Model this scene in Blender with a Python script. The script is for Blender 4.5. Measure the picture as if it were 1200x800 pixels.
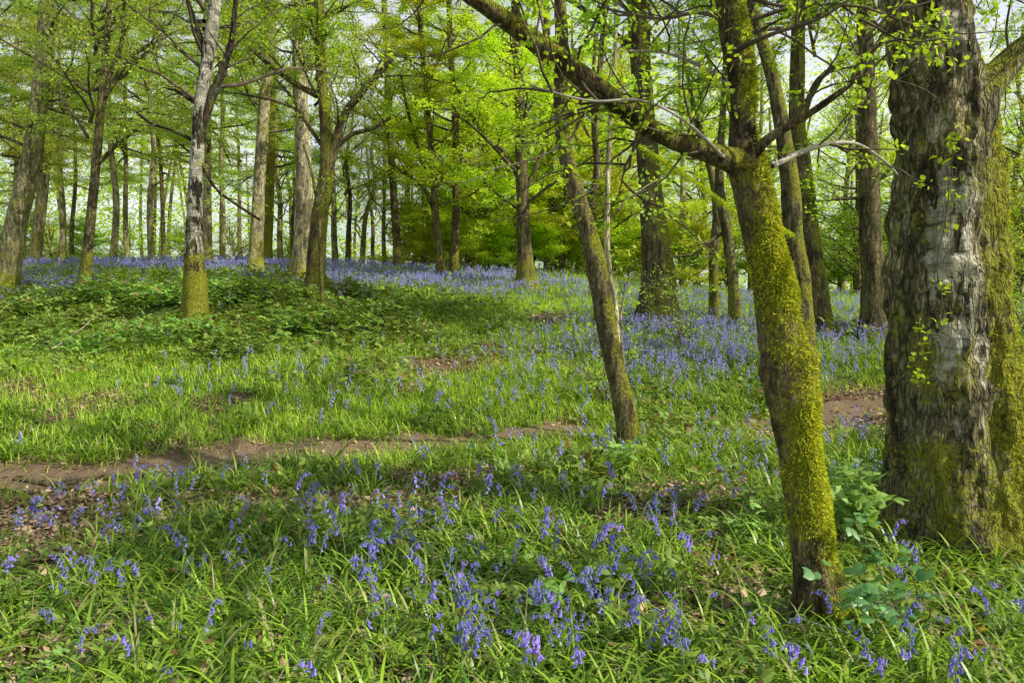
import bpy, math
import numpy as np

# ------------------------------------------------------------------ basics
for o in list(bpy.data.objects): bpy.data.objects.remove(o)
SC = bpy.context.scene
COL = SC.collection
F_PX, CX, CY = 800.0, 600.0, 400.0
PITCH = math.radians(3.0)
CAM = np.array([0.0, 0.0, 1.5])
SUN_AZ, SUN_EL = math.radians(112), math.radians(41)   # clockwise from +Y
rng = np.random.default_rng(7)
cp, sp = math.cos(PITCH), math.sin(PITCH)

def ray(px, py):
    u = (np.asarray(px, float) - CX) / F_PX; v = (np.asarray(py, float) - CY) / F_PX
    return np.stack(np.broadcast_arrays(u, cp - v * sp, -sp - v * cp), -1)
def W(px, py, Y):
    d = ray(px, py); t = np.asarray(Y, float) / d[..., 1]
    return CAM + d * t[..., None]
def proj(P):
    P = np.asarray(P, float); q = P - CAM
    fwd = q[..., 1] * cp - q[..., 2] * sp; up = q[..., 1] * sp + q[..., 2] * cp
    fwd = np.maximum(fwd, 1e-3)
    return CX + F_PX * q[..., 0] / fwd, CY - F_PX * up / fwd

# ------------------------------------------------------------------ noise
def _hash(i, j, k, s):
    h = (i * 374761393 + j * 668265263 + k * 2147483647 + s * 1274126177) & 0xFFFFFFFF
    h = ((h ^ (h >> 13)) * 1274126177) & 0xFFFFFFFF
    return ((h ^ (h >> 16)) & 0xFFFFFF) / float(0xFFFFFF) * 2 - 1
def vnoise(p, s=0):
    p = np.asarray(p, float); i = np.floor(p).astype(np.int64); f = p - i; f = f * f * (3 - 2 * f)
    r = 0
    for a in (0, 1):
        for b in (0, 1):
            for c in (0, 1):
                w = (f[..., 0] if a else 1 - f[..., 0]) * (f[..., 1] if b else 1 - f[..., 1]) * (f[..., 2] if c else 1 - f[..., 2])
                r = r + w * _hash(i[..., 0] + a, i[..., 1] + b, i[..., 2] + c, s)
    return r
def fbm(p, s=0, o=3):
    p = np.asarray(p, float); r = 0; a = 1; t = 0
    for k in range(o):
        r = r + a * vnoise(p * 2.03 ** k, s + k); t += a; a *= .5
    return r / t
def xy0(x, y, f=1.0):
    x, y = np.broadcast_arrays(np.asarray(x, float), np.asarray(y, float))
    return np.stack([x * f, y * f, np.zeros_like(x) + .37], -1)

# ------------------------------------------------------------------ terrain
_cols = {
    0:    [(560, 5.9), (500, 7), (450, 8.5), (400, 11), (350, 15), (330, 17.5), (310, 23)],
    300:  [(540, 6.4), (480, 7.8), (430, 9.5), (380, 12), (345, 14.5), (322, 19), (308, 24)],
    600:  [(508, 7.4), (450, 9.2), (400, 12), (350, 17), (325, 22), (315, 27)],
    900:  [(490, 8.2), (430, 10), (380, 12.5), (352, 17), (345, 23)],
    1200: [(448, 8.5), (420, 10), (385, 12), (358, 17), (349, 24)]}
YT = np.concatenate([np.arange(0, 40, .1), np.arange(40, 400, 4.)])
_tab = []
for c in sorted(_cols):
    ys = [-50, 2.0, 4.5]; zs = [0, 0, 0.0]
    for py, Y in _cols[c]:
        ys.append(Y); zs.append(float(W(c, py, Y)[2]))
    yl, zl = ys[-1], zs[-1]
    ys += [yl + 6, yl + 20, yl + 60, 500]; zs += [zl + .25, zl - .6, zl - 3.5, zl - 6]
    z = np.interp(YT, ys, zs)
    n = 400
    zz = z.copy(); k = np.hanning(15); k /= k.sum()
    zp = np.pad(z[:n], 7, mode='edge'); zz[:n] = np.convolve(zp, k, 'valid')
    _tab.append(zz)
_tab = np.array(_tab)
_pxc = np.array(sorted(_cols), float)
PATH_PX = [(-160, 596, ), (0, 566), (100, 559), (210, 547), (330, 533), (450, 524), (560, 514), (680, 502), (800, 500), (920, 492), (1010, 475), (1100, 462), (1190, 449), (1330, 438)]
def base_ground(x, y):
    x, y = np.broadcast_arrays(np.asarray(x, float), np.asarray(y, float))
    u = np.clip(CX + F_PX * x / np.maximum(y, 1.5), 0, 1200)
    i = np.clip(np.searchsorted(_pxc, u) - 1, 0, 3); f = (u - _pxc[i]) / 300.; f = f * f * (3 - 2 * f)
    yc = np.clip(y, 0, 390)
    jj = np.interp(yc, YT, np.arange(len(YT))); j = np.minimum(jj.astype(int), len(YT) - 2); g = jj - j
    a = _tab[i, j] * (1 - g) + _tab[i, j + 1] * g; b = _tab[i + 1, j] * (1 - g) + _tab[i + 1, j + 1] * g
    z = a * (1 - f) + b * f
    amp = np.clip(y / 8., .35, 1.6)
    return z + amp * (.05 * vnoise(xy0(x, y, .8), 3) + .022 * vnoise(xy0(x, y, 2.6), 4))
def hit(px, py, fn=base_ground, Y0=1.8, Y1=34, n=90):
    """where the line of sight through a photo point meets the ground"""
    px = np.atleast_1d(np.asarray(px, float)); py = np.atleast_1d(np.asarray(py, float))
    d = ray(px, py); Ys = np.geomspace(Y0, Y1, n); s = Ys[None] / d[:, 1:2]
    X = s * d[:, :1]; Z = CAM[2] + s * d[:, 2:]; D = Z - fn(X, np.broadcast_to(Ys[None], X.shape)); below = D <= 0
    done = below.any(1); k = np.where(done, below.argmax(1), n - 1); k0 = np.maximum(k - 1, 0); r = np.arange(len(px))
    a, b = D[r, k0], D[r, k]; f = np.where(done & (k > 0), a / np.where(abs(a - b) < 1e-9, 1, a - b), 0); Y = Ys[k0] + (Ys[k] - Ys[k0]) * f; Y = np.where(done, Y, Y1)
    return CAM + d * (Y / d[:, 1])[:, None], done
_pp, _ = hit([p[0] for p in PATH_PX], [p[1] for p in PATH_PX])
PATH = _pp[:, :2]
def catmull(P, n):
    P = np.asarray(P, float); m = len(P)
    if m == 2: return P[0] + (P[1] - P[0]) * np.linspace(0, 1, n)[:, None]
    Q = np.vstack([2 * P[0] - P[1], P, 2 * P[-1] - P[-2]])
    L = np.concatenate([[0], np.cumsum(np.linalg.norm(np.diff(P[:, :3], axis=0), axis=1))])
    s = np.interp(np.linspace(0, L[-1], n), L, np.arange(m)); i = np.minimum(s.astype(int), m - 2); t = (s - i)[:, None]
    a, b, c, d = Q[i], Q[i + 1], Q[i + 2], Q[i + 3]
    return .5 * (2 * b + (c - a) * t + (2 * a - 5 * b + 4 * c - d) * t ** 2 + (3 * b - a - 3 * c + d) * t ** 3)
PATHS = catmull(np.c_[PATH, np.zeros(len(PATH))], 160)[:, :2]
def path_dist(x, y):
    x, y = np.broadcast_arrays(np.asarray(x, float), np.asarray(y, float))
    sh = x.shape; p = np.stack([x.ravel(), y.ravel()], -1); out = np.empty(len(p))
    for k in range(0, len(p), 60000):
        q = p[k:k + 60000]; out[k:k + 60000] = np.sqrt(((q[:, None] - PATHS[None, ::2]) ** 2).sum(-1).min(1))
    return out.reshape(sh)
def path_w(x, y):       # half width of the worn earth
    return np.interp(x, [-5, -2, 0, 1.0, 1.8, 2.8, 3.5, 4.3, 6], [.78, .42, .26, .15, .02, .05, .42, .3, .22]) + .16 * vnoise(xy0(x, y, 1.9), 9) + .08 * vnoise(xy0(x, y, 5.), 10) - .02
def ground(x, y):
    return base_ground(x, y) - .035 * np.clip(1.25 - path_dist(x, y) / .5, 0, 1)

# ------------------------------------------------------------------ mesh builder
class MB:
    def __init__(s): s.v = []; s.f = []; s.m = []; s.n = 0; s.a = {}
    def add(s, V, F, mat=0, **at):
        V = np.asarray(V, np.float32).reshape(-1, 3); F = np.asarray(F, np.int64) + s.n
        for k in set(at) | set(s.a):
            if k not in s.a: s.a[k] = [np.zeros(s.n, np.float32)] if s.n else []
            val = at.get(k, 0.0)
            s.a[k].append(np.broadcast_to(np.asarray(val, np.float32), (len(V),)).copy())
        s.v.append(V); s.f.append(F); s.m.append(np.full(len(F), mat, np.int32)); s.n += len(V)
    def mesh(s, name, mats, smooth=True):
        me = bpy.data.meshes.new(name)
        V = np.concatenate(s.v); me.vertices.add(len(V)); me.vertices.foreach_set('co', V.ravel())
        tot = np.concatenate([np.full(len(f), f.shape[1], np.int32) for f in s.f])
        idx = np.concatenate([f.ravel() for f in s.f]).astype(np.int32)
        me.loops.add(len(idx)); me.loops.foreach_set('vertex_index', idx)
        me.polygons.add(len(tot)); st = np.zeros(len(tot), np.int32); st[1:] = np.cumsum(tot)[:-1]
        me.polygons.foreach_set('loop_start', st)
        me.polygons.foreach_set('material_index', np.concatenate(s.m))
        me.update(calc_edges=True)
        me.polygons.foreach_set('use_smooth', np.full(len(tot), smooth))
        for k, l in s.a.items():
            at = me.attributes.new(k, 'FLOAT', 'POINT'); at.data.foreach_set('value', np.concatenate(l))
        for m in mats: me.materials.append(m)
        return me
    def build(s, name, mats, parent=None, origin=(0, 0, 0), smooth=True, local=False):
        if not isinstance(mats, (list, tuple)): mats = [mats]
        if not local and parent is not None: origin = parent.location
        org = np.array(origin, np.float32)
        if not local: s.v = [v - org for v in s.v]
        o = bpy.data.objects.new(name, s.mesh(name, mats, smooth)); COL.objects.link(o)
        if parent is not None: o.parent = parent
        elif not local: o.location = tuple(float(c) for c in org)
        return o
def tag(o, label=None, cat=None, group=None, kind=None):
    if label: o['label'] = label
    if cat: o['category'] = cat
    if group: o['group'] = group
    if kind: o['kind'] = kind
    return o
def empty(name, loc, label, cat, group=None):
    o = bpy.data.objects.new(name, None); o.empty_display_size = .2; COL.objects.link(o)
    o.location = tuple(float(c) for c in loc); return tag(o, label, cat, group)

def frames(P):
    T = np.gradient(P, axis=0); T /= np.linalg.norm(T, axis=1)[:, None] + 1e-9
    ref = np.array([.13, .99, .05]) if abs(T[:, 1].mean()) < .8 else np.array([0, .1, 1.])
    A = np.cross(T, ref); A /= np.linalg.norm(A, axis=1)[:, None] + 1e-9
    return T, A, np.cross(T, A)
def tube(mb, P, R, sides=5, mat=0, **at):
    P = np.asarray(P, float); n = len(P); T, A, B = frames(P)
    th = np.linspace(0, 2 * np.pi, sides, endpoint=False)
    V = P[:, None] + np.asarray(R)[:, None, None] * (np.cos(th)[None, :, None] * A[:, None] + np.sin(th)[None, :, None] * B[:, None])
    i = np.arange(n - 1)[:, None] * sides; j = np.arange(sides)[None]; k = (j + 1) % sides
    F = np.stack([i + j, i + k, i + sides + k, i + sides + j], -1).reshape(-1, 4)
    mb.add(V.reshape(-1, 3), F, mat, **at)

def scatter(mb, tv, tf, pos, yaw, scale, tilt=None, mat=0, **at):
    """many copies of a small template in one mesh; tilt = (n,2) lean in x and y"""
    pos = np.asarray(pos, float); n = len(pos); tv = np.asarray(tv, float); k = len(tv)
    if n == 0: return
    c, s = np.cos(yaw), np.sin(yaw); z = np.zeros(n)
    V = tv[None] * np.broadcast_to(np.asarray(scale, float), (n,))[:, None, None]
    X = V[..., 0] * c[:, None] - V[..., 1] * s[:, None]; Y = V[..., 0] * s[:, None] + V[..., 1] * c[:, None]; Z = V[..., 2]
    if tilt is not None:
        X = X + Z * tilt[:, :1]; Y = Y + Z * tilt[:, 1:2]; 
    V = np.stack([X, Y, Z], -1) + pos[:, None]
    F = (np.asarray(tf)[None] + (np.arange(n) * k)[:, None, None]).reshape(-1, np.asarray(tf).shape[1])
    a2 = {q: (np.repeat(v, k) if np.ndim(v) else v) for q, v in at.items()}
    mb.add(V.reshape(-1, 3), F, mat, **a2)

def leaf_cloud(mb, P, size, r, flat=.55, mat=0, near=False, droop=.25):
    """leaf-sized faces with random facing at the points P"""
    n = len(P)
    if n == 0: return
    N = r.normal(0, 1, (n, 3)) * flat; N[:, 2] += 1; N /= np.linalg.norm(N, axis=1)[:, None]
    D = r.normal(0, 1, (n, 3)); D[:, 2] -= droop; D -= (D * N).sum(1)[:, None] * N; D /= np.linalg.norm(D, axis=1)[:, None] + 1e-9
    S = np.cross(N, D); L = (size * r.uniform(.6, 1.25, n))[:, None]; w = L * .33
    if not near:
        V = np.stack([P, P + D * L * .5 + S * w - N * L * .1, P + D * L, P + D * L * .5 - S * w - N * L * .1], 1)
        F = (np.arange(4)[None] + 4 * np.arange(n)[:, None])
        mb.add(V.reshape(-1, 3), F, mat)
    else:
        V = np.stack([P, P + D * L * .3 + S * w * .9, P + D * L * .3 - N * L * .06, P + D * L * .3 - S * w * .9,
                      P + D * L * .68 + S * w * .75 - N * L * .02, P + D * L * .68 - N * L * .1, P + D * L * .68 - S * w * .75 - N * L * .02, P + D * L - N * L * .16], 1)
        T = np.array([[0, 2, 1, 1], [0, 3, 2, 2], [2, 5, 4, 1], [3, 6, 5, 2], [4, 5, 7, 7], [5, 6, 7, 7]])
        b = 8 * np.arange(n)[:, None, None]
        mb.add(V.reshape(-1, 3), (T[[2, 3]][None] + b).reshape(-1, 4), mat)
        mb.f.append((T[[0, 1, 4, 5]][:, :3][None] + b).reshape(-1, 3) + (mb.n - 8 * n)); mb.m.append(np.full(4 * n, mat, np.int32))

# ------------------------------------------------------------------ materials
def nm(name):
    m = bpy.data.materials.new(name); m.use_nodes = True; nt = m.node_tree; nt.nodes.clear()
    out = nt.nodes.new('ShaderNodeOutputMaterial'); return m, nt, out
def N(nt, t, **kw):
    n = nt.nodes.new(t)
    for k, v in kw.items():
        if k.startswith('i_'): n.inputs[int(k[2:])].default_value = v
        elif k in n.inputs: n.inputs[k].default_value = v
        else: setattr(n, k, v)
    return n
def ramp(nt, fac, stops):
    r = nt.nodes.new('ShaderNodeValToRGB'); e = r.color_ramp.elements
    while len(e) < len(stops): e.new(.5)
    for q, (p, c) in zip(e, stops): q.position = p; q.color = (*c, 1)
    nt.links.new(fac, r.inputs[0]); return r.outputs[0]
def mix(nt, f, a, b, blend='MIX'):
    m = nt.nodes.new('ShaderNodeMix'); m.data_type = 'RGBA'; m.blend_type = blend
    for sock, val in ((m.inputs[0], f), (m.inputs[6], a), (m.inputs[7], b)):
        if hasattr(val, 'is_linked'): nt.links.new(val, sock)
        elif isinstance(val, tuple): sock.default_value = (*val, 1)
        else: sock.default_value = val
    return m.outputs[2]
def math_(nt, op, a, b=0.0, c=None):
    m = nt.nodes.new('ShaderNodeMath'); m.operation = op; m.use_clamp = op == 'MULTIPLY_ADD'
    for i, v in enumerate([a, b] + ([c] if c is not None else [])):
        if hasattr(v, 'is_linked'): nt.links.new(v, m.inputs[i])
        else: m.inputs[i].default_value = v
    return m.outputs[0]

def leaf_mat(name, dark, light, trans=.5, tcol=None, rough=.45, spec=.35, dry=None):
    m, nt, out = nm(name); L = nt.links
    geo = N(nt, 'ShaderNodeNewGeometry')
    oi = N(nt, 'ShaderNodeObjectInfo')
    stops = [(0, dark), (1, light)] if dry is None else [(0, dark), (.9, light), (.94, dry), (1, dry)]
    c = ramp(nt, geo.outputs['Random Per Island'], stops)
    hs = N(nt, 'ShaderNodeHueSaturation'); L.new(c, hs.inputs['Color'])
    L.new(math_(nt, 'MULTIPLY_ADD', oi.outputs['Random'], .04, .490), hs.inputs['Hue'])
    L.new(math_(nt, 'ADD', math_(nt, 'MULTIPLY', oi.outputs['Random'], .4), .8), hs.inputs['Value'])
    c = hs.outputs[0]
    p = N(nt, 'ShaderNodeBsdfPrincipled'); L.new(c, p.inputs['Base Color'])
    p.inputs['Roughness'].default_value = rough; p.inputs['Specular IOR Level'].default_value = spec
    t = N(nt, 'ShaderNodeBsdfTranslucent')
    tc = mix(nt, 1.0, c, tcol or (1.5, 1.35, .5), 'MULTIPLY'); L.new(tc, t.inputs[0])
    ms = N(nt, 'ShaderNodeMixShader'); ms.inputs[0].default_value = trans
    L.new(p.outputs[0], ms.inputs[1]); L.new(t.outputs[0], ms.inputs[2]); L.new(ms.outputs[0], out.inputs[0])
    return m

def bark_mat(name, dark, light, moss=(.43, .44, .04), scale=9., zs=.22, bump=.6, white=None, bands=False):
    m, nt, out = nm(name); L = nt.links
    tc = N(nt, 'ShaderNodeTexCoord'); mp = N(nt, 'ShaderNodeMapping'); mp.inputs['Scale'].default_value = (1, 1, zs)
    L.new(tc.outputs['Object'], mp.inputs[0])
    n1 = N(nt, 'ShaderNodeTexNoise', Scale=scale, Detail=8.0, Roughness=.68, Distortion=.6); L.new(mp.outputs[0], n1.inputs[0])
    wn = N(nt, 'ShaderNodeTexNoise', Scale=scale * 1.5, Detail=4.0); L.new(mp.outputs[0], wn.inputs[0])
    wp = mix(nt, .16, mp.outputs[0], wn.outputs['Color'])
    vo = N(nt, 'ShaderNodeTexVoronoi', Scale=scale * 4.2, Randomness=1.0); vo.feature = 'DISTANCE_TO_EDGE'; L.new(wp, vo.inputs[0])
    n2 = N(nt, 'ShaderNodeTexNoise', Scale=3.1, Detail=6.0, Roughness=.65); L.new(tc.outputs['Object'], n2.inputs[0])
    col = ramp(nt, n1.outputs[0], [(.33, dark), (.66, light)])
    v2 = N(nt, 'ShaderNodeTexVoronoi', Scale=scale * 3.4, Randomness=1.0); L.new(wp, v2.inputs[0])
    sc_ = N(nt, 'ShaderNodeSeparateColor'); L.new(v2.outputs['Color'], sc_.inputs[0])
    plate = ramp(nt, sc_.outputs[0], [(.0, (.35, .33, .28)), (.55, (.95, .95, .9)), (1, (1.75, 1.7, 1.5))])
    col = mix(nt, .8, col, mix(nt, 1.0, col, plate, 'MULTIPLY'))
    crack = ramp(nt, vo.outputs[0], [(0, (.12, .12, .1)), (.20, (1, 1, 1))])
    if white is not None:
        at = N(nt, 'ShaderNodeAttribute', attribute_name='white')
        mb_ = N(nt, 'ShaderNodeMapping'); mb_.inputs['Scale'].default_value = (.8, .8, 3.2); L.new(tc.outputs['Object'], mb_.inputs[0])
        n3 = N(nt, 'ShaderNodeTexNoise', Scale=6.0, Detail=7.0, Roughness=.7); L.new(mb_.outputs[0], n3.inputs[0])
        wc = ramp(nt, n3.outputs[0], [(.36, tuple(.25 * q for q in white)), (.47, tuple(.75 * q for q in white)), (.6, white)])
        wf = ramp(nt, math_(nt, 'ADD', math_(nt, 'ADD', at.outputs['Fac'], math_(nt, 'MULTIPLY', math_(nt, 'SUBTRACT', sc_.outputs[1], .5), .5)), math_(nt, 'MULTIPLY', math_(nt, 'SUBTRACT', n2.outputs[0], .5), 1.5)), [(.44, (0, 0, 0)), (.58, (1, 1, 1))])
        col2 = mix(nt, .75, col, mix(nt, 1.0, col, crack, 'MULTIPLY'))
        col = mix(nt, wf, col2, wc)
    else:
        col = mix(nt, .5, col, mix(nt, 1.0, col, crack, 'MULTIPLY'))
    blot = N(nt, 'ShaderNodeTexNoise', Scale=5.5, Detail=9.0, Roughness=.75); L.new(tc.outputs['Object'], blot.inputs[0])
    col = mix(nt, .85, col, mix(nt, 1.0, col, ramp(nt, blot.outputs[0], [(.33, (.38, .36, .30)), (.62, (1.25, 1.25, 1.1))]), 'MULTIPLY'))
    lich = ramp(nt, n2.outputs[0], [(.56, (0, 0, 0)), (.7, (.5, .5, .5))])
    col = mix(nt, lich, col, (.20, .21, .15))
    am = N(nt, 'ShaderNodeAttribute', attribute_name='moss')
    nf = N(nt, 'ShaderNodeTexNoise', Scale=38.0, Detail=5.0, Roughness=.7); L.new(tc.outputs['Object'], nf.inputs[0])
    s = math_(nt, 'ADD', am.outputs['Fac'], math_(nt, 'MULTIPLY', math_(nt, 'SUBTRACT', n2.outputs[0], .5), 1.1))
    s = math_(nt, 'ADD', s, math_(nt, 'MULTIPLY', math_(nt, 'SUBTRACT', nf.outputs[0], .5), 1.1))
    s = math_(nt, 'ADD', s, math_(nt, 'MULTIPLY', math_(nt, 'SUBTRACT', n1.outputs[0], .5), .8))
    mf = ramp(nt, s, [(.40, (0, 0, 0)), (.62, (1, 1, 1))])
    mcol = mix(nt, n2.outputs[0], ramp(nt, nf.outputs[0], [(.3, tuple(.18 * q for q in moss)), (.7, tuple(.75 * q for q in moss))]), ramp(nt, nf.outputs[0], [(.3, tuple(.35 * q for q in moss)), (.7, tuple(1.35 * q for q in moss))]))
    col = mix(nt, mf, col, mcol)
    p = N(nt, 'ShaderNodeBsdfPrincipled'); p.inputs['Roughness'].default_value = .9; p.inputs['Specular IOR Level'].default_value = .2
    L.new(col, p.inputs['Base Color'])
    h = math_(nt, 'ADD', n1.outputs[0], math_(nt, 'MULTIPLY', crack, .8)); h = math_(nt, 'ADD', h, math_(nt, 'MULTIPLY', nf.outputs[0], .9)); h = math_(nt, 'ADD', h, math_(nt, 'MULTIPLY', sc_.outputs[0], .5))
    b = N(nt, 'ShaderNodeBump', Strength=min(1., bump * 1.4), Distance=.04); L.new(h, b.inputs['Height']); L.new(b.outputs[0], p.inputs['Normal'])
    L.new(p.outputs[0], out.inputs[0]); return m

def simple_mat(name, a, b, scale=20., rough=.8, trans=0., bump=0.):
    m, nt, out = nm(name); L = nt.links
    tc = N(nt, 'ShaderNodeTexCoord'); n1 = N(nt, 'ShaderNodeTexNoise', Scale=scale, Detail=5.0); L.new(tc.outputs['Object'], n1.inputs[0])
    c = ramp(nt, n1.outputs[0], [(.35, a), (.65, b)])
    p = N(nt, 'ShaderNodeBsdfPrincipled', Roughness=rough); L.new(c, p.inputs['Base Color']); p.inputs['Specular IOR Level'].default_value = .3
    if bump:
        q = N(nt, 'ShaderNodeBump', Strength=bump, Distance=.02); L.new(n1.outputs[0], q.inputs['Height']); L.new(q.outputs[0], p.inputs['Normal'])
    if trans:
        t = N(nt, 'ShaderNodeBsdfTranslucent'); L.new(c, t.inputs[0]); ms = N(nt, 'ShaderNodeMixShader'); ms.inputs[0].default_value = trans
        L.new(p.outputs[0], ms.inputs[1]); L.new(t.outputs[0], ms.inputs[2]); L.new(ms.outputs[0], out.inputs[0])
    else: L.new(p.outputs[0], out.inputs[0])
    return m

M = {}
M['yellow'] = leaf_mat('spring_leaf_yellow', (.42, .56, .04), (.70, .78, .07), .5)
M['mid'] = leaf_mat('spring_leaf_green', (.26, .42, .045), (.54, .68, .08), .48)
M['olive'] = leaf_mat('olive_leaf', (.32, .44, .07), (.66, .76, .12), .48)
M['near'] = leaf_mat('fresh_leaf', (.30, .48, .04), (.56, .74, .07), .48, rough=.55, spec=.2)
M['strap'] = leaf_mat('strap_leaf', (.030, .12, .010), (.46, .72, .06), .32, rough=.38, spec=.5, dry=(.48, .45, .2))
M['grass'] = leaf_mat('grass_blade', (.24, .42, .03), (.74, .88, .08), .32, rough=.6, spec=.2, dry=(.5, .45, .22))
M['bramble'] = leaf_mat('bramble_leaf', (.08, .18, .03), (.38, .54, .09), .32, rough=.5, spec=.3, dry=(.28, .16, .07))
M['bramble_pale'] = leaf_mat('young_bramble_leaf', (.18, .34, .06), (.40, .56, .13), .35, rough=.5, spec=.3)
M['litter'] = leaf_mat('dead_leaf', (.18, .10, .055), (.66, .46, .30), .12, tcol=(1, .8, .6), rough=.7)
M['petal'] = leaf_mat('bluebell_petal', (.22, .20, .66), (.48, .46, .98), .38, tcol=(1, 1, 1.1), rough=.5, spec=.3)
M['petal_far'] = leaf_mat('far_bluebell_petal', (.28, .26, .70), (.52, .50, .98), .38, tcol=(1, 1, 1.1), rough=.6, spec=.2)
M['stem'] = simple_mat('flower_stem', (.14, .26, .05), (.26, .40, .09), 30, .5, .2)
M['moss'] = leaf_mat('moss_tuft', (.14, .19, .014), (.82, .80, .06), .3, rough=.8, spec=.1)
M['hawk'] = bark_mat('mossy_bark', (.07, .058, .028), (.42, .35, .20), scale=11)
M['dark'] = bark_mat('dark_bark', (.07, .06, .03), (.38, .33, .19), scale=10)
M['grey'] = bark_mat('grey_bark', (.20, .175, .10), (.62, .56, .36), scale=8, bump=.4)
M['pale'] = bark_mat('pale_bark', (.26, .22, .15), (.70, .62, .46), scale=7, bump=.4)
M['birch'] = bark_mat('birch_bark', (.030, .024, .016), (.16, .13, .09), scale=9, white=(.78, .74, .64))
M['bigbirch'] = bark_mat('old_birch_bark', (.08, .072, .038), (.60, .55, .35), moss=(.43, .44, .04), scale=7, zs=.3, bump=.9, white=(.80, .76, .62))
M['twig'] = simple_mat('twig_bark', (.06, .045, .03), (.17, .135, .09), 6, .85)
M['twig_pale'] = simple_mat('pale_twig_bark', (.25, .22, .17), (.52, .48, .40), 6, .8)
M['deadwood'] = simple_mat('dead_wood', (.16, .12, .08), (.40, .33, .24), 14, .85, bump=.4)

def ground_mat():
    m, nt, out = nm('woodland_soil'); L = nt.links
    tc = N(nt, 'ShaderNodeTexCoord')
    n1 = N(nt, 'ShaderNodeTexNoise', Scale=2.2, Detail=9.0, Roughness=.7); L.new(tc.outputs['Object'], n1.inputs[0])
    n2 = N(nt, 'ShaderNodeTexNoise', Scale=26.0, Detail=6.0, Roughness=.7); L.new(tc.outputs['Object'], n2.inputs[0])
    vo = N(nt, 'ShaderNodeTexVoronoi', Scale=22.0); L.new(tc.outputs['Object'], vo.inputs[0])
    soil = ramp(nt, n2.outputs[0], [(.3, (.08, .05, .03)), (.7, (.32, .21, .13))])
    soil = mix(nt, .5, soil, mix(nt, 1., soil, vo.outputs['Color'], 'MULTIPLY'))
    grn = ramp(nt, n2.outputs[0], [(.3, (.035, .075, .012)), (.7, (.13, .21, .03))])
    at = N(nt, 'ShaderNodeAttribute', attribute_name='green')
    f = math_(nt, 'ADD', at.outputs['Fac'], math_(nt, 'MULTIPLY', math_(nt, 'SUBTRACT', n1.outputs[0], .5), 1.4))
    c = mix(nt, ramp(nt, f, [(.35, (0, 0, 0)), (.65, (1, 1, 1))]), soil, grn)
    p = N(nt, 'ShaderNodeBsdfPrincipled', Roughness=.95); L.new(c, p.inputs['Base Color']); p.inputs['Specular IOR Level'].default_value = .15
    b = N(nt, 'ShaderNodeBump', Strength=.8, Distance=.03); L.new(n2.outputs[0], b.inputs['Height']); L.new(b.outputs[0], p.inputs['Normal'])
    L.new(p.outputs[0], out.inputs[0]); return m
def path_mat():
    m, nt, out = nm('trodden_earth'); L = nt.links
    tc = N(nt, 'ShaderNodeTexCoord')
    n1 = N(nt, 'ShaderNodeTexNoise', Scale=3.0, Detail=8.0, Roughness=.7); L.new(tc.outputs['Object'], n1.inputs[0])
    n2 = N(nt, 'ShaderNodeTexNoise', Scale=45.0, Detail=6.0, Roughness=.75); L.new(tc.outputs['Object'], n2.inputs[0])
    c = ramp(nt, n1.outputs[0], [(.3, (.07, .045, .025)), (.55, (.18, .12, .065)), (.74, (.36, .26, .155))])
    c = mix(nt, .55, c, ramp(nt, n2.outputs[0], [(.3, (.06, .04, .025)), (.7, (.50, .36, .22))]))
    p = N(nt, 'ShaderNodeBsdfPrincipled', Roughness=.95); L.new(c, p.inputs['Base Color']); p.inputs['Specular IOR Level'].default_value = .15
    h = math_(nt, 'ADD', n1.outputs[0], math_(nt, 'MULTIPLY', n2.outputs[0], .4))
    b = N(nt, 'ShaderNodeBump', Strength=.9, Distance=.04); L.new(h, b.inputs['Height']); L.new(b.outputs[0], p.inputs['Normal'])
    L.new(p.outputs[0], out.inputs[0]); return m
M['ground'] = ground_mat(); M['path'] = path_mat()

# ------------------------------------------------------------------ zones (functions of the place, written through the map of the plan view)
def gmap(px, py, L):
    r = np.zeros(np.broadcast(px, py).shape)
    for cx, cy, sx, sy, a in L: r = r + a * np.exp(-.5 * (((px - cx) / sx) ** 2 + ((py - cy) / sy) ** 2))
    return r
BARE = [(20, 625, 50, 18, 1.0), (330, 588, 110, 9, .9), (90, 765, 50, 15, .5), (205, 700, 35, 12, .45), (500, 430, 45, 10, .9), (575, 412, 22, 9, .9),
        (490, 384, 30, 6, .7), (20, 455, 26, 12, .8), (130, 465, 20, 8, .6), (780, 600, 45, 22, .8), (900, 505, 40, 12, .8), (1015, 480, 45, 18, 1.3), (1180, 448, 25, 9, 1.2),
        (760, 730, 50, 18, .7), (820, 790, 60, 16, .6), (1090, 730, 50, 18, .6), (640, 372, 20, 5, .8), (60, 338, 45, 5, .9), (850, 660, 30, 18, .5), (400, 700, 30, 12, .4), (100, 600, 50, 8, .4)]
def bare(x, y, px, py): return 1.25 * gmap(px, py, BARE) + 1.5 * np.clip(fbm(xy0(x, y, 1.5), 21) - .08, 0, 1)

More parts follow.
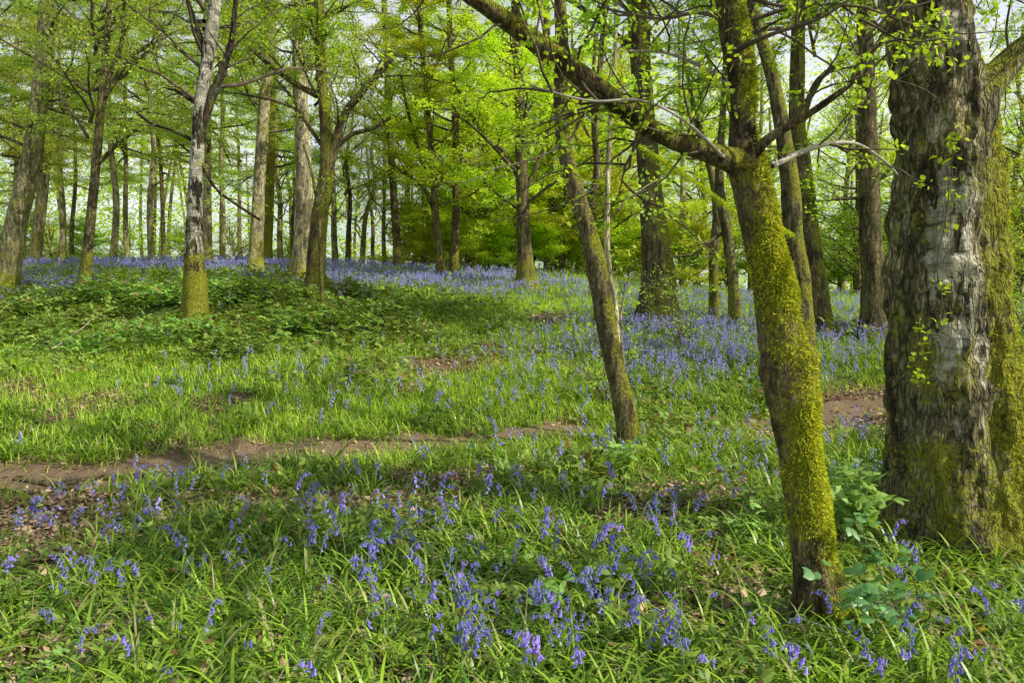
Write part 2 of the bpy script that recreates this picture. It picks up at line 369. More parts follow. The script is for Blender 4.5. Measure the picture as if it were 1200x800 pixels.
# ------------------------------------------------------------------ ground sheet and path
gx = np.concatenate([-np.geomspace(12, 260, 40)[::-1], np.linspace(-11.9, 11.9, 240), np.geomspace(12, 260, 40)])
gy = np.concatenate([-np.geomspace(2, 120, 14)[::-1], np.linspace(-1.5, 18, 230), np.geomspace(18.2, 400, 70)])
GX, GY = np.meshgrid(gx, gy); GZ = ground(GX, GY)
mb = MB(); nx, ny = len(gx), len(gy)
i = np.arange(ny - 1)[:, None] * nx; j = np.arange(nx - 1)[None]
Fq = np.stack([i + j, i + j + 1, i + nx + j + 1, i + nx + j], -1).reshape(-1, 4)
V = np.stack([GX, GY, GZ], -1).reshape(-1, 3); ppx, ppy = proj(V)
green = np.clip(.75 - 1.1 * bare(V[:, 0], V[:, 1], ppx, ppy) + .3 * np.clip((500 - ppy) / 80, 0, 1), 0, 1) * (V[:, 1] > 1)
mb.add(V, Fq, green=green)
tag(mb.build('ground', M['ground']), kind='structure')
mb = MB(); K = 340; PS = catmull(np.c_[PATH, np.zeros(len(PATH))], K)[:, :2]
T = np.gradient(PS, axis=0); T /= np.linalg.norm(T, axis=1)[:, None]; NN = np.c_[-T[:, 1], T[:, 0]]; S = 11
hw = np.maximum(path_w(PS[:, 0], PS[:, 1]), .04) + .06; q = np.linspace(-1, 1, S)
e1 = .12 * vnoise(xy0(np.arange(K) * .23, 0), 31) + .07 * vnoise(xy0(np.arange(K) * .7, 5), 32); e2 = .14 * vnoise(xy0(np.arange(K) * .23, 9), 33) + .07 * vnoise(xy0(np.arange(K) * .7, 15), 34)
off = np.where(q[None] < 0, q[None] * (hw + e1)[:, None], q[None] * (hw + e2)[:, None])
X = PS[:, 0, None] + NN[:, 0, None] * off; Yp = PS[:, 1, None] + NN[:, 1, None] * off
Z = ground(X, Yp) + .012 * (1 - .9 * np.abs(q[None]) ** 3) + .01 * vnoise(xy0(X, Yp, 6), 5)
i = np.arange(K - 1)[:, None] * S; j = np.arange(S - 1)[None]
mb.add(np.stack([X, Yp, Z], -1).reshape(-1, 3), np.stack([i + j, i + S + j, i + S + j + 1, i + j + 1], -1).reshape(-1, 4))
tag(mb.build('path', M['path']), kind='structure')

# ------------------------------------------------------------------ branches
def rot_about(d, ax, a):
    ax = ax / (np.linalg.norm(ax) + 1e-9); c, s = math.cos(a), math.sin(a)
    return d * c + np.cross(ax, d) * s + ax * np.dot(ax, d) * (1 - c)
def grow(mb, anc, p, d, L, r, lvl, g, P, mat=1):
    """one branch with its side shoots; leaf anchors go to anc"""
    seg = P.get('seg', .35) * (1 if lvl == 0 else .6 if lvl == 1 else .5)
    n = max(3, int(L / seg) + 1); st = L / (n - 1)
    pts = [p]; dirs = [d]
    for k in range(n - 1):
        d = d + g.normal(0, P['wig'] * (1 + .3 * lvl), 3); d[2] += P['bias'][min(lvl, 2)] * st; d = d / np.linalg.norm(d)
        pts.append(pts[-1] + d * st); dirs.append(d)
    pts = np.array(pts); t = np.linspace(0, 1, n)
    if r > P.get('rmin', .0015): tube(mb, pts, np.maximum(r * (1 - t * .8), P.get('rfloor', .0022)), 6 if lvl == 0 else 4 if lvl == 1 else 3, mat)
    if lvl >= P['leaf_lvl'] or lvl == P['max']:
        m = max(2, int(L * P['adens'])); s = g.uniform(.2, 1, m) * (n - 1); a = s.astype(int).clip(0, n - 2)
        anc.append(pts[a] + (pts[a + 1] - pts[a]) * (s - a)[:, None])
    if lvl < P['max']:
        kids = max(2, int(P['kids'][lvl] * g.uniform(.7, 1.3)))
        for q in range(kids):
            s = g.uniform(.18, .97); a = int(s * (n - 1)); a = min(a, n - 2); dd = dirs[a]
            side = np.cross(dd, [0, 0, 1.]); side = side * g.choice([-1, 1]) + g.normal(0, .25, 3); ax = np.cross(dd, side)
            nd = rot_about(dd, ax, math.radians(g.uniform(28, 62)))
            grow(mb, anc, pts[a], nd, L * g.uniform(.3, .6) * (1.15 - s * .6), r * (1 - s * .7) * .5, lvl + 1, g, P, mat)
STY = dict(
    beech=dict(wig=.10, bias=(.05, -.02, -.05), leaf_lvl=1, adens=10, kids=(7, 4), max=2, per=8, spread=.12, size=.082, leaf='yellow', flat=.35, elev=(5, 45), len=(2.2, 4.2), nb=26, h=(2.0, 11), near=False),
    green=dict(wig=.12, bias=(.06, 0, -.03), leaf_lvl=1, adens=9, kids=(7, 4), max=2, per=7, spread=.12, size=.078, leaf='mid', flat=.5, elev=(15, 60), len=(2., 3.8), nb=22, h=(3.2, 11), near=False),
    larch=dict(wig=.09, bias=(-.05, -.06, -.1), leaf_lvl=1, adens=9, kids=(9, 5), max=2, per=8, spread=.12, size=.055, leaf='olive', flat=1.2, elev=(-10, 25), len=(1.8, 3.3), nb=28, h=(3.0, 12), near=False),
    twiggy=dict(wig=.16, bias=(.05, .02, 0), leaf_lvl=2, adens=4, kids=(7, 5), max=2, per=7, spread=.14, size=.06, leaf='mid', flat=1., elev=(10, 60), len=(1.8, 3.4), nb=24, h=(1.8, 9), near=False),
    bush=dict(wig=.15, bias=(.05, 0, -.02), leaf_lvl=0, adens=9, kids=(6, 4), max=2, per=9, spread=.16, size=.07, leaf='yellow', flat=.6, elev=(10, 75), len=(1.2, 2.4), nb=22, h=(.2, 2.6), near=False))
def crown_mesh(name, sty, seed, **kw):
    P = dict(STY[sty]); P.update(kw); g = np.random.default_rng(seed); mb = MB(); anc = []
    lo, hi = P['h']
    for k in range(P['nb']):
        z = lo + (hi - lo) * ((k + g.uniform()) / P['nb']); az = g.uniform(0, 2 * np.pi) if g.uniform() > .35 else k * 2.4
        e = math.radians(g.uniform(*P['elev'])); d = np.array([math.cos(az) * math.cos(e), math.sin(az) * math.cos(e), math.sin(e)])
        L = g.uniform(*P['len']) * (1 - .35 * (z - lo) / (hi - lo + .01))
        grow(mb, anc, np.array([0, 0, z]), d, L, .012 + .011 * L, 0, g, P)
    A = np.concatenate(anc); A = np.repeat(A, P['per'], 0) + g.normal(0, 1, (len(A) * P['per'], 3)) * [P['spread'], P['spread'], P['spread'] * .3]
    leaf_cloud(mb, A, P['size'], g, P['flat'], 0, P['near'])
    return mb.mesh(name, [M[P['leaf']], M['twig']])
CROWNS = {}
for sty, cnt in (('beech', 3), ('green', 3), ('larch', 3), ('twiggy', 2), ('bush', 3)):
    CROWNS[sty] = [crown_mesh('crown_' + sty, sty, 50 + 7 * k + len(sty)) for k in range(cnt)]
CROWNS['bush_green'] = [crown_mesh('crown_bush', 'bush', 91, leaf='mid'), crown_mesh('crown_bush', 'bush', 92, leaf='olive', per=3)]
CROWNS['beech_low'] = [crown_mesh('crown_beech', 'beech', 95 + k, h=(.9, 8), nb=22) for k in range(2)]

# ------------------------------------------------------------------ trunks
def stem_surface(mb, P, R, sides, seed, rough=.05, lump=.08, flare=0., mat=0, moss=None, white=None, lobes=None):
    """one tapered stem with uneven outline; P already resampled"""
    n = len(P); T, A, B = frames(P); th = np.linspace(0, 2 * np.pi, sides, endpoint=False)
    Nn = np.cos(th)[None, :, None] * A[:, None] + np.sin(th)[None, :, None] * B[:, None]
    V0 = P[:, None] + R[:, None, None] * Nn
    q = V0.copy(); q[..., 2] *= .35
    k = 1 + lump * fbm(V0 * 3.1, seed, 2) + rough * fbm(q * (2.2 / max(R.max(), .05)), seed + 5, 3)
    if flare:
        h = P[:, 2] - P[0, 2]
        k = k + (flare * np.exp(-h / .28))[:, None] * (1 + .45 * np.cos(3 * th[None] + seed) + .3 * np.cos(5 * th[None] + 2 * seed))
    if lobes:
        for (lx, ly, lz, rad, amp) in lobes: k = k + amp * np.exp(-(((V0 - np.array([lx, ly, lz])) ** 2).sum(-1)) / rad ** 2)
    k = k + lump * .45 * fbm(V0 * 8.5, seed + 9, 2) * (sides > 24)
    V = P[:, None] + (R[:, None] * k)[..., None] * Nn
    i = np.arange(n - 1)[:, None] * sides; j = np.arange(sides)[None]; kk = (j + 1) % sides
    F = np.stack([i + j, i + kk, i + sides + kk, i + sides + j], -1).reshape(-1, 4)
    at = {}
    V = V.reshape(-1, 3); Nn = Nn.reshape(-1, 3)
    h = V[:, 2] - P[0, 2]
    at['moss'] = np.clip(moss(V, Nn, h) + .28 * fbm(V * 4.2, 15, 2), 0, 1) if moss else np.clip(.9 - h * .6, 0, 1) * .38 + .30 + .2 * fbm(V * 2, 5, 2)
    if white: at['white'] = np.clip(white(V, Nn, h), 0, 1)
    mb.add(V, F, mat, **at); return V, Nn, at['moss']
def px_curve(pts, Y, top=None, lean_keep=.6):
    """(px, py, width[, dY]) -> world points and radii; top = height to grow on to"""
    P = []; R = []
    for q in pts:
        y = Y + (q[3] if len(q) > 3 else 0); w = W(q[0], q[1], y); P.append(w); R.append(q[2] * .5 * y / F_PX)
    P = np.array(P); R = np.array(R) * .88
    if top:
        d = P[-1] - P[-2]; d = d / np.linalg.norm(d); d = d * np.array([lean_keep, lean_keep, 1]); d /= np.linalg.norm(d)
        k = max(2, int((top - P[-1, 2]) / 2.0)); st = (top - P[-1, 2]) / k / max(d[2], .3); r0 = R[-1]
        for a in range(k):
            P = np.vstack([P, P[-1] + d * st]); R = np.append(R, r0 * (1 - .85 * (a + 1) / k))
    return P, R
def resample(P, R, step):
    L = np.linalg.norm(np.diff(P, axis=0), axis=1).sum(); n = max(4, int(L / step)); q = catmull(np.c_[P, R], n)
    return q[:, :3], np.maximum(q[:, 3], .002)
def tuft_moss(parent, V, Nn, ms, n, g, size=.014, name='moss', thr=.5):
    w = np.clip(ms - thr + .25 * fbm(V * 9, 77), 0, 1) ** 1.2; w = w / w.sum(); i = g.choice(len(V), n, p=w)
    P = V[i] + g.normal(0, .012, (n, 3)); D = Nn[i] + g.normal(0, .55, (n, 3)) + [0, 0, -.45]; D /= np.linalg.norm(D, axis=1)[:, None]
    S = np.cross(D, g.normal(0, 1, (n, 3))); S /= np.linalg.norm(S, axis=1)[:, None]; L = (size * g.uniform(.5, 1.5, n))[:, None]
    # keep the tufts on the surface: push back along the normal
    P = P - Nn[i] * ((P - V[i]) * Nn[i]).sum(1)[:, None]
    T = np.stack([P - S * L * .22, P + S * L * .22, P + D * L], 1).reshape(-1, 3)
    mb = MB(); mb.add(T, np.arange(3 * n).reshape(-1, 3)); return mb.build(name, M['moss'], parent)

def base_pt(px, Y):
    # foot of a trunk: x from the pixel column, height from the ground
    x = (px - CX) / F_PX * Y; z = float(ground(x, Y)); return np.array([x, Y, z])
def foliage_part(parent, anc, P, g, leafmat, name='crown', mbx=None):
    A = np.concatenate(anc); n = len(A) * P['per']; A = np.repeat(A, P['per'], 0) + g.normal(0, 1, (n, 3)) * [P['spread'], P['spread'], P['spread'] * .6]
    mb = mbx or MB(); leaf_cloud(mb, A, P['size'], g, P['flat'], 0, P.get('near', False), P.get('droop', .25)); return mb.build(name, [leafmat, M['twig']], parent)

def tree(name, label, Y, pts, bark, sty='green', top=11, limbs=(), side=14, flare=.6, moss=None, white=None, group=None, scale=1., lift=0., crown=True, step=.12, vi=0, cat='tree', hscale=None, rot=0.):
    bp = base_pt(pts[0][0], Y); P, R = px_curve(pts, Y, top)
    P[0] = bp - [0, 0, .12]
    if P[1, 2] < P[0, 2] + .15: P = np.delete(P, 1, 0); R = np.delete(R, 1)
    t = empty(name, bp, label, cat, group); seed = int(abs(pts[0][0]) * 3 + Y * 7)
    mb = MB(); Pr, Rr = resample(P, R, step); stem_surface(mb, Pr, Rr, side, seed, flare=flare, moss=moss, white=white)
    mb.build('trunk', M[bark], t)
    g = np.random.default_rng(seed); anc = []
    for lb in limbs:
        lp, lr = px_curve(lb, Y); lp, lr = resample(lp, lr, step * .8)
        mb = MB(); stem_surface(mb, lp, lr, 8, seed + 3, moss=(lambda V, n_, h: .35 * np.clip(n_[:, 2], 0, 1) + .2))
        L = np.linalg.norm(lp[-1] - lp[0]); PP = dict(STY[sty], kids=(4, 3))
        for k in range(max(3, int(L * 2.2))):
            a = int(g.uniform(.3, 1) * (len(lp) - 2)); d = lp[a + 1] - lp[a]; d /= np.linalg.norm(d); ax = g.normal(0, 1, 3)
            grow(mb, anc, lp[a], rot_about(d, np.cross(d, ax), math.radians(g.uniform(25, 60))), g.uniform(.5, 1.3) * min(1, L * .6), max(lr[a] * .45, .006), 1, g, PP, 1)
        mb.build('branch', [M[bark], M['twig']], t)
    if limbs and anc: foliage_part(t, anc, STY[sty], g, M[STY[sty]['leaf']], 'foliage')
    if crown:
        v = CROWNS[sty][vi % len(CROWNS[sty])]; c = bpy.data.objects.new('crown', v); COL.objects.link(c); c.parent = t
        # follow the lean of the trunk
        k = np.argmin(abs(P[:, 2] - (bp[2] + 6))); d = P[k] - bp; 
        import mathutils
        dirv = mathutils.Vector((float(d[0]), float(d[1]), float(d[2])))
        qd = mathutils.Vector((0, 0, 1)).rotation_difference(dirv)
        c.rotation_mode = 'QUATERNION'; c.rotation_quaternion = qd @ mathutils.Quaternion((0, 0, 1), g.uniform(0, 6.28))
        c.scale = (scale, scale, scale * .95); c.location = (0, 0, lift)
    return t

LOWMOSS = lambda V, n_, h: np.clip(1.1 - h * .35, .25, 1) * .62 + .25 * n_[:, 0]
# --- left-hand side
tree('oak_tree', 'stout straight trunk leaning slightly right at the far left edge', 16, [(6, 322, 30), (22, 250, 26), (38, 180, 23), (48, 100, 20), (56, 0, 18)], 'grey', 'larch', 12, flare=.3, vi=0)
tree('slender_tree', 'thin pale trunk just behind the leaning trunk at the far left', 24, [(42, 303, 15), (52, 200, 13), (58, 80, 11), (60, 0, 10)], 'grey', 'larch', 12, vi=1)
tree('forked_tree', 'slim dark tree with upswept crooked side branches standing left of the birch', 15, [(98, 327, 15), (106, 260, 12), (112, 200, 11), (118, 130, 10), (124, 60, 8), (128, 0, 7)], 'dark', 'twiggy', 10,
     limbs=[[(116, 125, 8), (136, 92, 7), (160, 62, 5), (205, 38, 3, .3)], [(112, 195, 6), (135, 172, 5), (160, 152, 3, -.2)], [(126, 95, 6), (142, 52, 5), (146, 0, 4), (150, -60, 3)]], vi=0, lift=1.5)
def birch_white(V, n_, h): return np.clip((h - .75) * .9, 0, 1) * .68 - .4 * np.exp(-((h - 3.5) / .3) ** 2) - .25 * np.exp(-((h - 1.9) / .12) ** 2) - .25 * np.exp(-((h - 2.5) / .08) ** 2) + .25 * fbm(V * np.array([3, 3, 4.]), 8, 2)
tree('birch_tree', 'silver birch with white bark above a mossy green foot, on the bank', 12.2, [(229, 345, 32), (228, 300, 25), (228, 265, 21), (230, 200, 17.5), (236, 120, 17), (246, 50, 16), (252, 0, 15)], 'birch', 'twiggy', 10, side=20, step=.06,
     limbs=[[(231, 165, 13), (246, 120, 12), (260, 85, 10), (271, 50, 8), (276, 5, 6), (284, -50, 5)], [(240, 60, 9), (228, 25, 7), (220, 0, 6), (214, -40, 4)], [(231, 122, 6), (210, 108, 5), (192, 102, 3)],
            [(228, 165, 5), (200, 152, 4), (178, 145, 4), (160, 132, 3)], [(236, 190, 6), (252, 220, 4), (275, 238, 4), (305, 258, 3)]],
     moss=lambda V, n_, h: np.clip(1.1 - h * .6, .0, 1) * .95 + .12, white=birch_white, lift=2, vi=1)
tree('pale_tree', 'narrow pale trunk close behind the silver birch', 22, [(244, 308, 13), (243, 200, 10), (243, 100, 9), (243, 0, 8)], 'pale', 'larch', 12, vi=2)
tree('ash_tree', 'pale grey trunk beside a mossy thinner one, right of the birch', 20, [(300, 309, 19), (303, 230, 16), (308, 150, 15), (314, 60, 14), (318, 0, 13)], 'pale', 'green', 12, vi=0, scale=.9, lift=1)
tree('mossy_slim_tree', 'thin green mossy trunk touching the right side of a pale trunk', 22.5, [(313, 309, 14), (316, 220, 12), (318, 130, 11), (319, 0, 9)], 'hawk', 'larch', 12, moss=lambda V, n_, h: .65 + 0 * h, vi=1)
tree('beech_tree', 'thick pale lit trunk with a spread mossy foot behind the twin forked tree', 17, [(356, 314, 36), (357, 270, 26), (356, 200, 21), (353, 130, 18), (350, 50, 17), (350, 0, 16)], 'pale', 'green', 12, moss=lambda V, n_, h: np.clip(.8 - h * .25, .28, 1) * .8, vi=1, lift=1.)
tree('forked_mossy_tree', 'mossy tree forking low into an upright stem and a curved right limb', 15, [(368, 316, 26), (374, 260, 22), (382, 205, 19), (382, 160, 15), (377, 90, 14), (374, 0, 12)], 'hawk', 'green', 11,
     limbs=[[(383, 205, 15), (392, 172, 13), (402, 138, 11), (424, 108, 10), (448, 82, 8), (466, 62, 5, .3)], [(390, 176, 7), (412, 158, 6), (438, 150, 5), (458, 138, 4)], [(372, 112, 9), (345, 98, 7), (318, 78, 6), (292, 56, 4)], [(380, 175, 6), (358, 142, 5), (340, 112, 4), (322, 92, 3)]],
     moss=lambda V, n_, h: .5 + .2 * n_[:, 0], vi=2, lift=1.5, scale=.8)
tree('sapling', 'thin bent sapling standing alone at the brow of the bank', 13, [(378, 332, 6), (375, 285, 5), (373, 250, 5), (366, 205, 4), (356, 170, 3)], 'dark', 'twiggy', None, crown=False, side=7, flare=.1,
     limbs=[[(374, 262, 3), (386, 240, 3), (392, 215, 2)]], cat='sapling')
# --- centre
tree('dark_tree', 'slim dark trunk against the pale sky gap left of the centre', 25, [(468, 306, 13), (462, 240, 10), (458, 170, 9), (454, 90, 8), (450, 0, 7)], 'dark', 'green', 12, vi=0)
tree('young_beech', 'slender stem with long limbs sweeping up left, left one of a close pair', 21, [(519, 310, 14), (511, 260, 10), (508, 200, 9), (502, 140, 8), (495, 60, 7), (490, 0, 6)], 'hawk', 'beech', 10,
     limbs=[[(512, 262, 6), (500, 225, 5), (478, 205, 4), (455, 190, 3)], [(508, 215, 6), (492, 180, 5), (478, 130, 4), (470, 90, 3)]], vi=0, scale=.8, lift=.5)
tree('young_beech', 'slender upright stem, right one of a close pair in the centre', 21.4, [(531, 310, 15), (534, 260, 11), (535, 200, 10), (533, 130, 9), (528, 60, 8), (526, 0, 7)], 'hawk', 'beech', 11,
     limbs=[[(534, 210, 5), (545, 160, 4), (550, 100, 3)]], vi=1, scale=.85, lift=1)
tree('beech_tree', 'straight smooth trunk with a mossy foot at the centre of the ridge', 19, [(617, 320, 26), (614, 280, 19), (612, 220, 17), (610, 160, 15), (608, 100, 13), (604, 0, 11)], 'hawk', 'beech', 12,
     limbs=[[(608, 208, 7), (590, 178, 6), (566, 158, 6), (545, 120, 5), (528, 88, 4)], [(615, 225, 6), (630, 192, 6), (640, 165, 4), (650, 120, 3)]], moss=lambda V, n_, h: np.clip(1.2 - h * .7, .22, 1) * .75, vi=2)
tree('distant_tree', 'thin trunk standing back between the ridge beech and the bent tree', 28, [(646, 312, 12), (646, 250, 10), (644, 180, 9), (642, 60, 8), (640, 0, 8)], 'hawk', 'beech', 12, vi=0, scale=1.1)
t = tree('crooked_tree', 'bent rough-barked tree rising from beside the path in the middle of the wood', 6.75, [(744, 522, 32), (728, 462, 27), (714, 400, 26), (702, 330, 28), (690, 275, 25), (674, 220, 22), (660, 165, 21), (657, 110, 18), (658, 40, 17), (656, 0, 16)], 'hawk', 'green', 7,
     side=30, step=.035, flare=.25, crown=False, moss=lambda V, n_, h: .40 + .35 * n_[:, 0] - .04 * h + .25 * np.clip(1 - h * 1.3, 0, 1),
     limbs=[[(689, 265, 10), (692, 235, 9), (700, 205, 9), (697, 150, 8), (700, 100, 7), (708, 40, 6), (706, -20, 5)]])
tree('thin_birch', 'spindly pale grey sapling twisting up beside the bent tree', 7.3, [(733, 455, 6), (724, 400, 7), (720, 350, 8), (712, 300, 8), (712, 230, 7), (714, 165, 7), (720, 80, 6), (722, 0, 5)], 'pale', 'twiggy', 5.5, crown=False, side=8, step=.06, flare=.1,
     limbs=[[(713, 260, 4), (735, 235, 3), (770, 210, 2, .3)], [(731, 430, 3), (727, 380, 3), (733, 330, 2)]], cat='sapling', moss=lambda V, n_, h: .12 + 0 * h)
# --- right of centre
tree('big_dark_tree', 'massive dark mossy trunk with spreading foot between the bent tree and the mossy forked tree', 13, [(772, 350, 60), (771, 320, 44), (767, 270, 36), (762, 220, 31), (757, 160, 28), (752, 90, 26), (745, 0, 25)], 'dark', 'green', 10, side=20, step=.08, flare=.35,
     moss=lambda V, n_, h: .42 + .25 * n_[:, 0] + .25 * np.clip(1 - h, 0, 1), limbs=[[(752, 70, 12), (720, 40, 9), (690, 15, 7), (650, -10, 5)]], vi=2, scale=.7, lift=3)
tree('small_tree', 'slim shaded trunk, left one of two thin ones behind the mossy forked tree', 13.4, [(838, 345, 13), (836, 300, 12), (840, 250, 11), (834, 205, 9), (818, 150, 7), (806, 90, 5)], 'dark', 'green', 7, vi=0, scale=.5, lift=1.5)
tree('small_tree', 'slim dark trunk with a bare low branch to the left, right of the thin pair', 12.2, [(864, 362, 16), (857, 310, 14), (849, 255, 14), (843, 215, 12), (846, 150, 9), (850, 80, 7)], 'dark', 'green', 7, vi=1, scale=.5, lift=1.5,
     limbs=[[(855, 268, 6), (836, 280, 5), (812, 298, 4), (790, 300, 3)]])
tree('mossy_pair_tree', 'curving mossy trunk partly hidden behind the mossy forked tree', 9.8, [(944, 392, 30), (938, 340, 28), (930, 280, 26), (926, 220, 24), (918, 160, 20), (905, 90, 17), (885, 20, 15), (878, -20, 14)], 'dark', 'green', 9, side=20, step=.07, moss=lambda V, n_, h: .45 + .25 * n_[:, 0], vi=1, scale=.6, lift=3)
tree('mossy_tree', 'thick mossy trunk just right of the one hidden behind the forked tree', 12.0, [(961, 372, 36), (955, 330, 29), (948, 270, 26), (942, 210, 24), (934, 140, 20), (935, 60, 18), (936, 0, 16)], 'dark', 'green', 10, side=18, step=.08, moss=lambda V, n_, h: .42 + .28 * n_[:, 0], vi=2, scale=.7, lift=2.5,
     limbs=[[(938, 150, 9), (955, 100, 8), (985, 72, 6), (1003, 50, 5)]])
tree('oak_tree', 'upright brown furrowed trunk next to the great old birch', 11.6, [(1028, 377, 42), (1024, 335, 31), (1020, 270, 27), (1018, 200, 24), (1016, 120, 22), (1014, 50, 20), (1013, 0, 19)], 'hawk', 'green', 10, side=20, step=.08, moss=lambda V, n_, h: .22 + .3 * np.clip(.8 - h, 0, 1), vi=0, scale=.75, lift=2.5,
     limbs=[[(1018, 232, 5), (985, 233, 4), (955, 236, 3)], [(1018, 225, 6), (1036, 205, 5), (1052, 190, 4)]])

# --- the mossy forked tree in front
NEARP = dict(wig=.15, bias=(.05, .02, -.05), leaf_lvl=1, adens=9, kids=(7, 4), max=2, per=5, spread=.022, size=.030, flat=.9, near=True, seg=.14, rfloor=.0013, rmin=.0005, droop=.3)
def hero():
    Y = 3.15; bp = base_pt(962, Y)
    t = empty('mossy_tree', bp, 'large mossy tree in front, forking into a limb reaching up left', 'tree')
    g = np.random.default_rng(5)
    mossf = lambda V, n_, h: .70 + .20 * n_[:, 0] + .25 * n_[:, 2] + .55 * fbm(V * 3.6, 8, 3) - .12 * np.clip(h - 2, 0, 1) - .1 * np.clip(-n_[:, 0], 0, 1)
    P, R = px_curve([(965, 735, 70), (958, 690, 62), (949, 640, 58), (945, 590, 60), (938, 530, 56), (931, 480, 60), (923, 435, 66), (915, 400, 58), (907, 350, 53), (898, 300, 51), (890, 250, 50), (878, 205, 48), (870, 165, 38), (871, 110, 33), (864, 60, 35), (856, 10, 37), (848, -40, 34)], Y, 4.6)
    P[0] = bp - [0, 0, .1]; R = R * .95; Pr, Rr = resample(P, R, .014); mb = MB()
    V, Nn, ms = stem_surface(mb, Pr, Rr, 72, 11, rough=.13, lump=.22, flare=.22, moss=mossf,
        lobes=[(*W(a, b, Y - .06), r_, m_) for a, b, r_, m_ in ((893, 432, .07, .55), (945, 418, .06, .35), (903, 455, .06, .3), (950, 640, .07, .3), (968, 700, .09, .4), (928, 700, .06, .2), (868, 182, .09, .25), (905, 300, .05, .25), (852, 60, .05, .2), (925, 560, .05, -.2))]); mb.build('trunk', M['hawk'], t)
    tuft_moss(t, V, Nn, ms, 52000, g, .013)
    limbs = [[(880, 205, 44, .03), (862, 190, 36, -.04), (838, 181, 29, -.08), (800, 168, 25, -.12), (758, 148, 25, -.16), (725, 122, 27, -.2), (690, 96, 27, -.25), (652, 68, 27, -.3), (612, 38, 24, -.34), (570, 8, 22, -.38), (525, -22, 19, -.42), (470, -60, 15, -.5)],
             [(878, 190, 16, -.05), (900, 163, 13, -.12), (935, 142, 10, -.15), (965, 122, 9, -.2), (1000, 95, 7, -.25), (1022, 62, 6, -.25), (1040, 30, 5, -.25), (1052, 0, 4, -.25), (1060, -40, 3, -.25)]]
    limbs += [[(868, 120, 8, 0), (850, 95, 6, .1), (815, 75, 5, .2), (780, 62, 4, .3), (738, 60, 3, .3)], [(905, 195, 7, .1), (940, 178, 7, .2), (975, 168, 6, .25), (1008, 170, 4, .3), (1040, 192, 3, .3), (1052, 205, 2, .3)],
        [(850, 186, 6, -.1), (800, 140, 4, -.3), (750, 118, 4, -.35), (690, 118, 3, -.4), (620, 100, 2, -.4)], [(860, 60, 7, -.1), (905, 40, 5, -.2), (960, 22, 4, -.3), (1010, -10, 3, -.3)], [(862, 30, 7, 0), (820, 15, 5, .1), (770, 22, 4, .1), (700, 8, 3, .2)],
        [(690, 92, 6, -.25), (678, 130, 4, -.25), (690, 160, 3, -.25)], [(760, 150, 5, -.15), (735, 190, 3, -.1), (725, 230, 2, -.1)]]
    anc = []
    for q, lb in enumerate(limbs):
        lp, lr = px_curve(lb, Y); lp, lr = resample(lp, lr, .016 if q == 0 else .03); mb = MB()
        v2, n2, m2 = stem_surface(mb, lp, lr, 48 if q == 0 else 16, 20 + q, rough=.07, lump=.12, moss=(lambda V, n_, h: .50 + .6 * n_[:, 2] + .1 * n_[:, 0] + .2 * fbm(V * 5, 9, 2)) if q == 0 else (lambda V, n_, h: .2 + .3 * n_[:, 2]))
        for k in range(22 if q == 0 else 12 if q == 1 else 6):
            a = int(g.uniform(.12, 1) * (len(lp) - 2)); d = lp[a + 1] - lp[a]; d /= np.linalg.norm(d)
            nd = rot_about(d, np.cross(d, g.normal(0, 1, 3)), math.radians(g.uniform(35, 80))); nd[2] += .35; nd /= np.linalg.norm(nd)
            grow(mb, anc, lp[a], nd, g.uniform(.3, .9), .006, 1, g, dict(NEARP, kids=(5, 3), adens=6), 1)
        br = mb.build('branch', [M['hawk'] if q < 2 else M['twig_pale'] if q in (2, 3, 4) else M['twig'], M['twig']], t)
        if q == 0: tuft_moss(br, v2 - 0, n2, m2, 20000, g, .012)
    # upper crown: twigs with fresh leaves, starting above the fork
    mb = MB()
    for k in range(34):
        z = g.uniform(.35, 1); a = int(z * (len(Pr) - 2)); p = Pr[a]
        if p[2] < 2.5: continue
        az = g.uniform(0, 6.28); e = math.radians(g.uniform(0, 50)); d = np.array([math.cos(az) * math.cos(e), math.sin(az) * math.cos(e), math.sin(e)])
        grow(mb, anc, p, d, g.uniform(.7, 1.9), .011, 0, g, NEARP, 1)
    foliage_part(t, anc, NEARP, g, M['near'], 'crown', mb)
    return t
hero()

